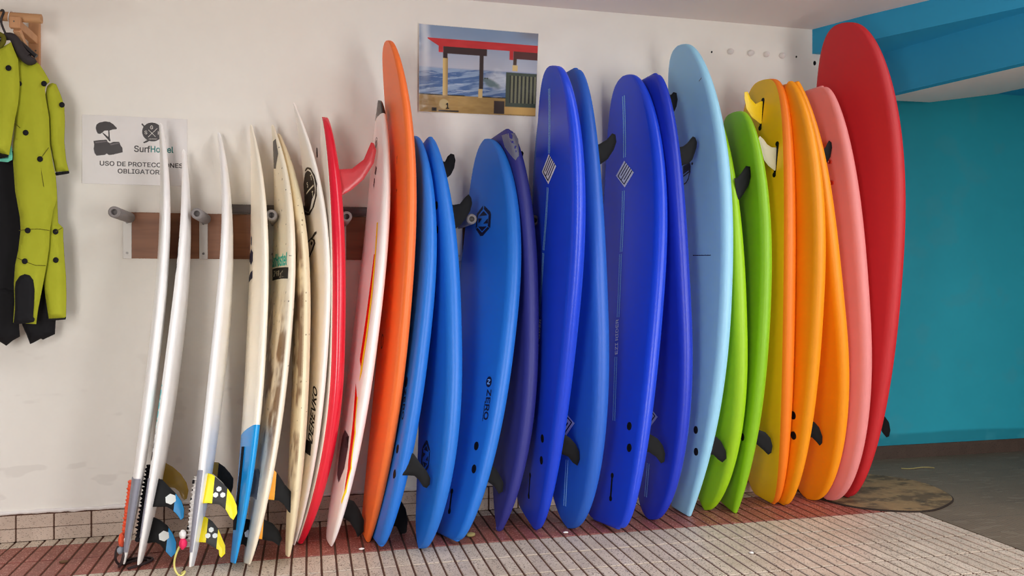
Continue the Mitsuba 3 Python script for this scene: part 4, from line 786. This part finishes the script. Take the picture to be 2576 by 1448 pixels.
diamond(B18, k18, (0.470, 0.045), -1); stripes(B18, k18, [(.2563, .022, .0978, .032)])
for i in fins_of(18): B18.fin(k18, i, 'fin_black')
B19, k19 = softboard(19, 'tall pale sky blue foam longboard with a thin dark line across its middle', 'foam_sky'); decals(19)
B19.decal(k19, 'line', 'ink_navy', [[(1.2335, -0.0), (1.2372, -0.0), (1.2352, -0.166), (1.2318, -0.166)]], lift=0.0008)
B19.decal(k19, 'scuff', 'ink_grey', [[(2.04, -0.14), (2.05, -0.165), (2.047, -0.166), (2.037, -0.14)]])
for A, b in ((0.4081, -0.1064), (0.3086, -0.1227)): B19.plug(k19, A, b)
B19.fin(k19, fins_of(19)[0], 'fin_black')
B20, k20 = softboard(20, 'lime green foam board squeezed beside the pale blue board, black fin near top', 'foam_lime')
B20.fin(k20, fins_of(20)[0], 'fin_black'); B20.plug(k20, 1.23, -0.21, 0.006)
B21, k21 = softboard(21, 'lime green foam board with rounded nose in front of the yellow board', 'foam_green')
B21.fin(k21, fins_of(21)[0], 'fin_black'); B21.plug(k21, 0.375, -0.15)
YFACE = lambda j: (j >= 5) & (j < 19)
B22, k22 = board(22, 'foam board showing its yellow slick bottom with a yellow and a clear fin', 'slick_yellow', 'foam_tangerine', jdeck=YFACE, deck_name='slick_bottom', hull_name='foam_deck')
for nm, i, A0, b0, A1, b1 in (('fin_slick_yellow', fins_of(22)[0], 1.9903, -.0195, 1.8599, -.0064), ('fin_clear', fins_of(22)[1], 1.7747, -.146, 1.6315, -.1311)):
    B22.fin(k22, i, nm, label='yellow fin' if 'slick' in nm else 'clear plastic fin')
    l = LineString([(A0, b0), (A1, b1)]).buffer(0.0075).union(Point(A0, b0 + .004).buffer(0.012)).union(Point(A1, b1 + .003).buffer(0.012))
    B22.decal(k22, 'fin_box', 'plug_black', [l], lift=0.0014)
B23, k23 = softboard(23, 'amber foam board with two black plugs low on its face, beside the yellow slick', 'foam_amber')
for A, b in ((0.4772, -0.149), (0.3791, -0.162)): B23.plug(k23, A, b, 0.02)
B23.fin(k23, fins_of(23)[0], 'fin_black')
B24, k24 = softboard(24, 'amber foam board leaning nose down against the pink board', 'foam_amber')
B24.fin(k24, fins_of(24)[0], 'fin_black')
LM = 0.009
B25, k25 = softboard(25, 'pink foam board with squared top and two red bolts', 'foam_pink', lift=LM)
for A, b in ((1.6962, -0.1537), (1.5948, -0.1498)): B25.plug(k25, A, b, 0.011, 'bolt_red', h=0.006, name='bolt')
rs = np.random.RandomState(11)
for A in np.linspace(0.5, 1.15, 12):
    b = -0.13 + 0.004 * rs.randn(); a2 = A + 0.02 * rs.randn(); l = LineString([(a2, b), (a2 + 0.012 + 0.02 * rs.rand(), b + .003 * rs.randn())]).buffer(0.002 + .0015 * rs.rand()); B25.decal(k25, 'stitch_mark', 'ink_mauve', [l])
B26, k26 = softboard(26, 'tallest board, a wide scarlet foam longboard at the right end of the row', 'foam_scarlet', lift=LM)
B26.fin(k26, fins_of(26)[0], 'fin_black')

# leashes trailing at the foot of the white boards
def blob(c, r, mat, name, parent, seed):
    m = trimesh.creation.icosphere(2, 1.0); v = m.vertices; m.vertices = v * np.array(r) * (0.8 + 0.45 * meshkit.fbm(v * 2.2 + seed, 3)[:, None]) + c; put(name, m, mat, parent, smooth=True)
def leash(label, mat, pts, r, extra):
    k = free('leash'); lab(k, label, 'leash')
    put('cord', tube(smooth_path(pts, 70), r, 8), mat, k, smooth=40)
    for nm, mt, c, rr, sd in extra: blob(c, rr, mt, nm, k, sd)
    return k
d1 = B1.on(0.03, -0.07, 1, 0.012); d2 = B2.on(0.03, -0.05, 1, 0.02); d3 = B3.on(0.03, -0.07, 1, 0.008)
leash('orange and grey leash bundle beside the leftmost white board', 'leash_dark', [d1 + [-.01, .02, .03], d1 + [-.02, .02, .0], (d1[0] - .01, d1[1] + .05, .006), (d1[0] + .03, d1[1] + .08, .006), (d1[0] + .07, d1[1] + .09, .006), (d1[0] + .09, d1[1] + .06, .006)], 0.0045,
      [('knot', 'pad_orange', B1.on(.085, -.06, 1, .012), (.011, .016, .026), 1), ('cuff', 'leash_grey', B1.on(.048, -.06, 1, .012), (.012, .016, .014), 2)])
leash('dark leash looped on the floor behind the second white board', 'leash_dark', [d2 + [-.03, .03, .05], (d2[0] - .06, d2[1] + .06, .006), (d2[0] - .04, d2[1] + .13, .006), (d2[0] + .05, d2[1] + .12, .006), (d2[0] + .03, d2[1] + .07, .006), (d2[0] - .02, d2[1] + .02, .006)], 0.005,
      [('cuff', 'pad_white', d2 + [-.02, .02, .055], (.014, .016, .014), 4)])
leash('white, magenta and yellow leash end at the tail of the hexagon finned board', 'leash_yellow', [d3 + [-.02, .01, .055], d3 + [-.034, .01, .03], (d3[0] - .036, d3[1] + .012, .012), (d3[0] - .022, d3[1] + .004, .006), (d3[0] - .012, d3[1] + .012, .012), (d3[0] - .024, d3[1] + .03, .006)], 0.004,
      [('cuff', 'leash_magenta', d3 + [-.014, .0, .055], (.014, .018, .02), 7), ('rail_saver', 'pad_white', d3 + [-.016, .01, .085], (.013, .018, .018), 8)])

# ---------------------------------------------------------------- wooden peg rack
rack = lab('board_rack', 'brown wooden plank rack with grey padded pegs on the wall behind the boards', 'rack')
pk = cbox(1.545, 0.012, 0.203, 0.002); pk.apply_translation((-0.80 + 0.7725, YW - 0.0065, 1.3165)); put('plank', pk, 'rack_wood', rack)
pipes = [(-0.345, -0.02), (0.02, 0.27)]
for a, b in pipes: put('foam_rail', tube(np.c_[np.linspace(a, b, 6), np.full(6, YW - 0.030), np.full(6, 1.440)], 0.021, 14), 'foam_pipe_dark', rack, smooth=40)
PEGX = (-0.7735, -0.4578, -0.1599, 0.1527, 0.7049, 0.9979)
def ringtube(c, r0, r1, L, n=24):
    a = np.arange(n) / n * 2 * np.pi; prof_ = [(r1, 0), (r1, -L + 0.004), (r1 - .004, -L), (r0, -L), (r0, -L + 0.03), (0.0002, -L + 0.03)]
    V = np.concatenate([np.c_[c[0] + r * np.cos(a), np.full(n, c[1] + y), c[2] + r * np.sin(a)] for r, y in prof_]); F = []
    for k in range(len(prof_) - 1):
        for i in range(n): q, w = k * n + i, k * n + (i + 1) % n; F += [(q, w, w + n), (q, w + n, q + n)]
    return trimesh.Trimesh(V, F, process=False)
for i, x in enumerate(PEGX):
    if i < 6 or True:
        kp = put('peg', ringtube((x, YW - 0.0125, 1.394), 0.0125, 0.0235, 0.2875), 'foam_pipe', rack, smooth=35)
        hole = trimesh.creation.cylinder(0.0122, 0.002, sections=20); hole.apply_transform(trimesh.transformations.rotation_matrix(math.pi / 2, (1, 0, 0))); hole.apply_translation((x, YW - 0.266, 1.394)); put('bore', hole, 'peg_hole', kp)
    if i < 5:
        s = cbox(0.036, 0.004, 0.182, 0.0012); s.apply_translation((x - 0.008, YW - 0.0150, 1.304)); ks = put('bracket', s, 'bracket_metal', rack)
        for z in (1.372, 1.238):
            h = trimesh.creation.cylinder(0.0052, 0.003, sections=14); h.apply_transform(trimesh.transformations.rotation_matrix(math.pi / 2, (1, 0, 0))); h.apply_translation((x - 0.008, YW - 0.0178, z)); put('screw', h, 'screw_metal', ks)
sc = trimesh.creation.icosphere(2, 0.006); sc.apply_translation((-0.645, YW - 0.016, 1.313)); put('screw_cap', sc, 'flake_white', rack, smooth=True)

# ---------------------------------------------------------------- poster and laminated notice on the wall
def posterfn(p, n, uv):
    u, v = uv.x, uv.y
    def rect(a, b, c, d, e=0.004): return smoothstep(a - e, a + e, u) * smoothstep(b + e, b - e, u) * smoothstep(c - e, c + e, v) * smoothstep(d + e, d - e, v)
    sky = mix(lin(128, 146, 172), lin(176, 178, 190), smoothstep(0.95, 0.5, v) + 0.3 * (fbm(u * 4, v * 5, 0.0, 3) - 0.5))
    st = fbm(u * 5 + v * 2, v * 34 - u * 9, 1.0, 4)
    sea = mix(lin(76, 104, 150), lin(136, 156, 184), smoothstep(0.42, 0.62, st))
    sea = mix(sea, lin(196, 204, 216), smoothstep(0.64, 0.72, fbm(u * 9, v * 42, 3.0, 4)) * 0.35)
    c = mix(sea, sky, smoothstep(0.50, 0.53, v))
    foamw = smoothstep(0.11, 0.03, dr.sqrt(dr.square((u - 0.665) * 0.9) + dr.square((v - 0.41) * 0.9)) - 0.05 * fbm(u * 20, v * 20, 0.0, 3))
    c = mix(c, lin(206, 210, 216), foamw * (0.45 + 0.45 * fbm(u * 30, v * 30, 0.0, 3)))
    barrel = smoothstep(0.07, 0.03, dr.sqrt(dr.square((u - 0.60) * 0.75) + dr.square((v - 0.37 + (u - 0.6) * 0.5) * 1.2)) + 0.03 * (fbm(u * 24, v * 24, 0.0, 3) - 0.5))
    c = mix(c, lin(78, 104, 104), barrel * 0.85)
    c = mix(c, lin(62, 72, 66), rect(0.545, 0.61, 0.415, 0.43) * smoothstep(0.4, 0.5, fbm(u * 40, 1.0, 0.0, 2)))
    c = mix(c, lin(214, 216, 220), smoothstep(0.06, 0.0, dr.abs(u - 0.035 - 0.03 * fbm(v * 6, 2.0, 0.0, 3))) * smoothstep(0.25, 0.6, v) * 0.7)  # crumple glare near the left edge, painted into the print colour
    tan = mix(lin(176, 144, 88), lin(144, 112, 62), fbm(u * 9, v * 22, 5.0, 4))
    c = mix(c, tan, smoothstep(0.205, 0.198, v)); c = mix(c, lin(40, 34, 32), rect(0, 0.74, 0.198, 0.21) * smoothstep(0.35, 0.55, fbm(u * 14, 2.0, 0.0, 2)))
    post = mix(lin(206, 178, 118), lin(150, 122, 78), smoothstep(0.20, 0.245, u))
    c = mix(c, post, rect(0.198, 0.240, 0.20, 0.64)); c = mix(c, lin(52, 40, 40), rect(0.200, 0.236, 0.63, 0.70))
    c = mix(c, lin(56, 44, 42), rect(0.504, 0.538, 0.29, 0.70)); c = mix(c, lin(200, 172, 116), rect(0.498, 0.534, 0.19, 0.295))
    c = mix(c, lin(58, 42, 42), rect(0.20, 0.565, 0.685, 0.775)); c = mix(c, lin(84, 46, 44), rect(0.79, 1.0, 0.675, 0.775)); c = mix(c, lin(70, 52, 44), rect(0.79, 0.82, 0.6, 0.68)); c = mix(c, lin(204, 176, 118), rect(0.785, 0.83, 0.53, 0.60))
    red = mix(lin(196, 56, 58), lin(176, 44, 46), fbm(u * 6, v * 20, 0.0, 3))
    roof = smoothstep(0.762, 0.768, v) * smoothstep(0.856, 0.850, v) * smoothstep(0.0, 0.008, u - 0.07 - (0.838 - v) * 1.25) * smoothstep(0.0, 0.006, u - 0.068)
    c = mix(c, red, roof); c = mix(c, red, rect(0.162, 0.20, 0.695, 0.775)); c = mix(c, red, rect(0.757, 0.79, 0.66, 0.775))
    sl = dr.abs((u - 0.735) * 30 - dr.floor((u - 0.735) * 30) - 0.5) * 2
    slat = mix(lin(112, 112, 88), lin(34, 36, 32), smoothstep(0.45, 0.65, sl)); slat = mix(slat, lin(62, 72, 60), dr.maximum(rect(0.73, 0.765, 0, 1), dr.maximum(rect(0.7, 1.0, 0.475, 0.51), rect(0.7, 1.0, 0.10, 0.15))))
    c = mix(c, slat, rect(0.732, 1.0, 0.105, 0.51)); c = mix(c, lin(206, 166, 96), rect(0.72, 1.0, 0.015, 0.10)); c = mix(c, lin(62, 48, 44), rect(0.635, 0.725, 0.015, 0.165))
    c = mix(c, lin(186, 164, 116), smoothstep(0.045, 0.035, dr.sqrt(dr.square(u - 0.21) + dr.square((v - 0.10) * 0.7)))); c = mix(c, lin(46, 36, 32), rect(0.165, 0.335, 0.012, 0.030)); c = mix(c, lin(40, 32, 30), rect(0.11, 0.15, 0.015, 0.055))
    c = mix(c, lin(120, 110, 108), smoothstep(0.75, 0.95, u) * smoothstep(0.86, 0.98, v) * 0.6)
    return c
def posterbump(p, n, uv):
    return fbm(uv.x * 6, uv.y * 6, 0.0, 3) * (0.3 + smoothstep(0.3, 0.0, uv.x) * 2.0)
pr('poster_print', proc(posterfn), 0.25, 0.5, bump=proc(posterbump), scale=0.006)
post = lab('poster', 'glossy poster of a red-roofed seaside structure before waves, taped high on the wall', 'poster')
pq = np.array([(0.503, 1.928), (1.0843, 1.932), (1.0995, 2.344), (0.5047, 2.3476)])
n = 24; uu, vv = np.meshgrid(np.linspace(0, 1, n), np.linspace(0, 1, n)); uu, vv = uu.ravel(), vv.ravel()
XZ = (1 - uu)[:, None] * (1 - vv)[:, None] * pq[0] + uu[:, None] * (1 - vv)[:, None] * pq[1] + uu[:, None] * vv[:, None] * pq[2] + (1 - uu)[:, None] * vv[:, None] * pq[3]
curl = 0.004 * meshkit.fbm(np.c_[uu * 3, vv * 3, uu * 0], 3) + 0.006 * np.clip(1 - uu / 0.15, 0, 1) ** 2
V = np.c_[XZ[:, 0], YW - 0.002 - curl, XZ[:, 1]]; F = []
for a in range(n - 1):
    for b in range(n - 1): q = a * n + b; F += [(q, q + 1, q + n + 1), (q, q + n + 1, q + n)]
put('print', trimesh.Trimesh(V, F, process=False), 'poster_print', post, smooth=True, uv=np.c_[uu, vv])
rim = np.vstack([V[:n], V[n - 1::n], V[-1:-n - 1:-1], V[::n][::-1]])
put('paper_edge', tube(rim[np.r_[True, np.linalg.norm(np.diff(rim, axis=0), axis=1) > 1e-6]], 0.0009, 5), 'flake_white', post)
put('numeral', text_wall('1', 0.636, 1.948, 0.014, 0.026, YW - 0.0085, True), 'ink_black', post)

sheet = lab('notice_sheet', 'laminated white notice with helmet and glove pictures above black Spanish words', 'notice')
SH = DATA['sheet']; m = cbox(0.43, 0.0012, 0.300, 0.0004); m.apply_translation((-0.7505, YW - 0.003, 1.690)); put('paper', m, 'sheet_paper', sheet)
YS = YW - 0.0037
put('helmet_picture', flat_xz(SH['helmet'], YS), 'print_dark', sheet); put('strap_picture', trimesh.util.concatenate([flat_xz(q, YS) for q in SH['strap']]), 'print_dark', sheet)
put('glove_picture', flat_xz(SH['glove'], YS), 'print_dark', sheet)
for q in SH['cuffs']: put('glove_cuff_picture', flat_xz(q, YS - 0.0007), 'print_grey', sheet)
cx, cz = SH['circle'][0]; rr = SH['circle'][1][0] - cx
put('round_logo', flat_xz(list(Point(cx, cz).buffer(rr).exterior.coords), YS), 'print_dark', sheet)
for q in SH['lines']: put('logo_line', flat_xz(list(LineString(q).buffer(0.0011).exterior.coords), YS - 0.0007), 'print_pale', sheet)
for q in SH['boards']: put('logo_board', flat_xz(list(LineString(q).buffer(0.003).exterior.coords), YS), 'print_dark', sheet)
for t, (x, z) in (('S', (-0.7135, 1.7655)), ('G', (-0.690, 1.789)), ('H', (-0.658, 1.7655))): put('logo_letter', text_wall(t, x, z, 0.012, 0.015, YS - 0.0007, True), 'print_pale', sheet)
tx = SH['txt']
put('lettering', text_wall('Surf', tx[0][0], tx[0][1], 0.066, 0.0265, YS, True), 'print_dark', sheet); put('lettering', text_wall('Hostel', tx[0][0] + 0.068, tx[0][1] + .001, 0.094, 0.0265, YS, True), 'print_teal', sheet)
put('lettering', text_wall('USO DE PROTECCIONES', tx[2][0], tx[2][1] + .002, tx[3][0] - tx[2][0], 0.0192, YS, True), 'print_dark', sheet)
put('lettering', text_wall('OBLIGATORIO', tx[4][0], tx[4][1] + .002, 0.205, 0.0192, YS, True), 'print_dark', sheet)

# ---------------------------------------------------------------- wetsuits, hanger, wooden bracket
br = lab('rail_bracket', 'pine wall bracket with angled brace carrying the round rod', 'bracket')
def place(m, c): m.apply_translation(c); return m
put('wall_plate', place(cbox(0.042, 0.022, 0.40, 0.002), (-1.149, YW - 0.011, 2.03)), 'pine_wood', br)
put('arm', place(cbox(0.030, 0.215, 0.034, 0.002), (-1.149, YW - 0.128, 2.147)), 'pine_wood', br)
put('end_block', place(cbox(0.040, 0.022, 0.045, 0.002), (-1.149, YW - 0.246, 2.149)), 'pine_wood', br)
brace = cbox(0.026, 0.022, 0.24, 0.002); brace.apply_transform(trimesh.transformations.rotation_matrix(math.radians(60), (1, 0, 0))); brace.apply_translation((-1.149, YW - 0.125, 2.068)); put('brace', brace, 'pine_wood', br)
for y, z in ((YW - 0.2575, 2.152),):
    h = trimesh.creation.cylinder(0.0028, 0.002, sections=10); h.apply_transform(trimesh.transformations.rotation_matrix(math.pi / 2, (1, 0, 0))); h.apply_translation((-1.151, y, z)); put('screw', h, 'screw_metal', br)
for z in (2.165, 2.10):
    h = trimesh.creation.cylinder(0.0035, 0.002, sections=10); h.apply_transform(trimesh.transformations.rotation_matrix(math.pi / 2, (1, 0, 0))); h.apply_translation((-1.142, YW - 0.0225, z)); put('screw', h, 'screw_metal', br)
rod = tube(np.c_[np.linspace(-2.4, -1.066, 8), np.full(8, YW - 0.205), np.full(8, 2.184)], 0.0185, 22); k = put('clothes_rail', rod, 'pine_rod_wood', smooth=40)
lab(k, 'round pine rod held on the wall bracket at the upper left', 'clothes rail')

suit = lab('wetsuit', 'lime green wetsuit with black seam dots hanging from the wooden rod', 'wetsuit')
SU = DATA['suit']
for nm, half, edge, mat, wob, lb in (('torso', .026, .045, 'neoprene_lime', .02, None), ('sleeve', .028, .05, 'neoprene_lime', .015, None), ('sleeve_001', .024, .03, 'neoprene_lime', .012, None), ('leg', .024, .03, 'neoprene_lime', .012, None),
                             ('cuff', .018, .010, 'neoprene_black', 0, 'black cuff'), ('cuff_001', .030, .012, 'neoprene_black', 0, 'black cuff'), ('cuff_002', .026, .010, 'neoprene_black', 0, 'black hem'), ('shin_patch', .010, .012, 'neoprene_black', .004, 'black shin patch'), ('lining', .012, .012, 'lining_teal', 0, 'teal lining')):
    y, pts = SU[nm]; key = 'wetsuit__' + nm
    scene[key] = mikit.ply(pillow(pts, y, half, edge, 0.011, wob, hash(nm[0]) % 1 + len(nm)), mat, smooth=60)
    if lb: lab(key, lb)
cl = [(x, 3.672, z) for x, z in DATA['collar']]; put('collar', tube(smooth_path(cl, 40), np.r_[0.008, np.linspace(.014, .024, 38), .012], 12), 'neoprene_grey', suit, smooth=60)
for x, z, y in DATA['dots']:
    m = trimesh.creation.icosphere(2, 1.0); m.vertices = m.vertices * (0.0105, 0.004, 0.0115) + (x, y - 0.012, z); put('seam_dot', m, 'neoprene_black', suit, smooth=True)
for s in DATA['seams']:
    P = np.array(s); Q = np.c_[np.interp(np.linspace(0, 1, 14), np.linspace(0, 1, len(P)), P[:, 0]), np.full(14, 3.6745), np.interp(np.linspace(0, 1, 14), np.linspace(0, 1, len(P)), P[:, 1])]
    put('seam', tube(Q, 0.0013, 5), 'seam_dark', suit)
bsuit = lab('wetsuit_001', 'black wetsuit hanging behind the lime green one, only its lower legs showing', 'wetsuit')
for nm, half in (('torso', .022), ('leg', .020), ('leg_001', .020)):
    y, pts = DATA['black'][nm]; scene['wetsuit_001__' + nm] = mikit.ply(pillow(pts, y, half, 0.03, 0.014, 0.012, len(nm)), 'neoprene_black', smooth=60)
hg = lab('clothes_hanger', 'black plastic hanger hooked over the pine rod', 'hanger')
hk = DATA['hook']; Ph = np.array([(hk[0][0], YW - .190, hk[0][1]), (hk[1][0], YW - .200, hk[1][1]), (hk[2][0], YW - .212, hk[2][1]), (hk[3][0], YW - .222, hk[3][1]), (hk[4][0], YW - .228, hk[4][1]), (hk[5][0], YW - .226, hk[5][1]), (hk[6][0], YW - .222, hk[6][1]), (hk[7][0], YW - .216, hk[7][1])])
put('hook', tube(smooth_path(Ph, 40), 0.0042, 8), 'hanger_plastic', hg, smooth=40)
e0 = Ph[-1]; put('shoulder_bar', tube(smooth_path([e0 + [-.16, .0, -.09], e0 + [-.06, 0, -.03], e0, e0 + [.05, 0, -.025], e0 + [.10, 0, -.07]], 40), 0.009, 10), 'hanger_plastic', hg, smooth=40)
wr = lab('rail_ring', 'thin pale ring around the wooden rod beside the hanger hook', 'ring')
rx = DATA['ring'][0][0]; a = np.arange(28) / 28 * 2 * np.pi; put('loop', tube(np.c_[rx + .004 * np.sin(a), YW - .205 + .0225 * np.cos(a), 2.184 + .0225 * np.sin(a)], 0.002, 6, close=True), 'bracket_metal', wr, smooth=40)
c2 = np.array(DATA['collar2']); put('collar', tube(smooth_path([(x, 3.64, z) for x, z in c2], 30), 0.009, 10), 'seam_dark', bsuit, smooth=40)

# ---------------------------------------------------------------- worn mat and crumbs on the floor
a = np.arange(72) / 72 * 2 * np.pi; rad = 1 + 0.02 * np.sin(3 * a + 1) + 0.012 * np.sin(7 * a)
mx, my = 2.895 + 0.385 * rad * np.cos(a), 3.755 + 0.405 * rad * np.sin(a)
mk = lab('floor_mat', 'worn round brown mat lying on the floor under the scarlet longboard', 'mat')
V = [np.c_[mx, my, 0 * a + 0.0006]]
for f, z in ((1.0, 0.005), (0.985, 0.008), (0.9, 0.0085), (0.6, 0.0085), (0.3, 0.0085), (0.0005, 0.0085)):
    V.append(np.c_[2.895 + (mx - 2.895) * f, 3.755 + (my - 3.755) * f, 0 * a + z])
V = np.concatenate(V); F = []; 
def ringfaces(k0, k1):
    F = []
    for k in range(k0, k1):
        for i in range(72): q, w = k * 72 + i, k * 72 + (i + 1) % 72; F += [(q, w, w + 72), (q, w + 72, q + 72)]
    return F
put('rim', trimesh.Trimesh(V, ringfaces(0, 2), process=False), 'mat_edge', mk, smooth=40); put('pad', trimesh.Trimesh(V, ringfaces(2, 6), process=False), 'worn_mat', mk, smooth=40)
def crumb(x, y, r, mat, label, seed, cat='crumb'):
    m = trimesh.creation.icosphere(2, 1.0); v = m.vertices; v = v * np.array(r) * (0.7 + 0.6 * meshkit.fbm(v * 1.7 + seed, 3)[:, None]); v[:, 2] -= v[:, 2].min(); m.vertices = v + (x, y, 0.0003)
    k = put('debris' if cat != 'leaf' else 'dry_leaf', m, mat, smooth=True); lab(k, label, cat)
crumb(1.75, 2.998, (.010, .010, .004), 'flake_white', 'white flake lying alone on the grey tiles', 1)
crumb(0.677, 3.49, (.020, .014, .010), 'flake_olive', 'olive scrap on the red tiles beside the hexagon emblem board', 2)
crumb(1.096, 3.44, (.012, .008, .004), 'flake_white', 'pale crumb on the red tiles between the two diamond boards', 3)
crumb(0.206, 3.43, (.012, .008, .004), 'flake_white', 'pale crumb on the red tiles left of the orange longboard', 4)
crumb(-0.947, 3.553, (.016, .012, .005), 'leaf_brown', 'small brown dry leaf on the red tiles at the left', 5, 'leaf')
tw = put('twig', tube(smooth_path([(3.42, 4.16, .004), (3.50, 4.14, .005), (3.56, 4.15, .005), (3.62, 4.12, .004)], 20), 0.003, 6), 'flake_olive', smooth=40); lab(tw, 'thin pale twig on the dark ribbed floor', 'twig')
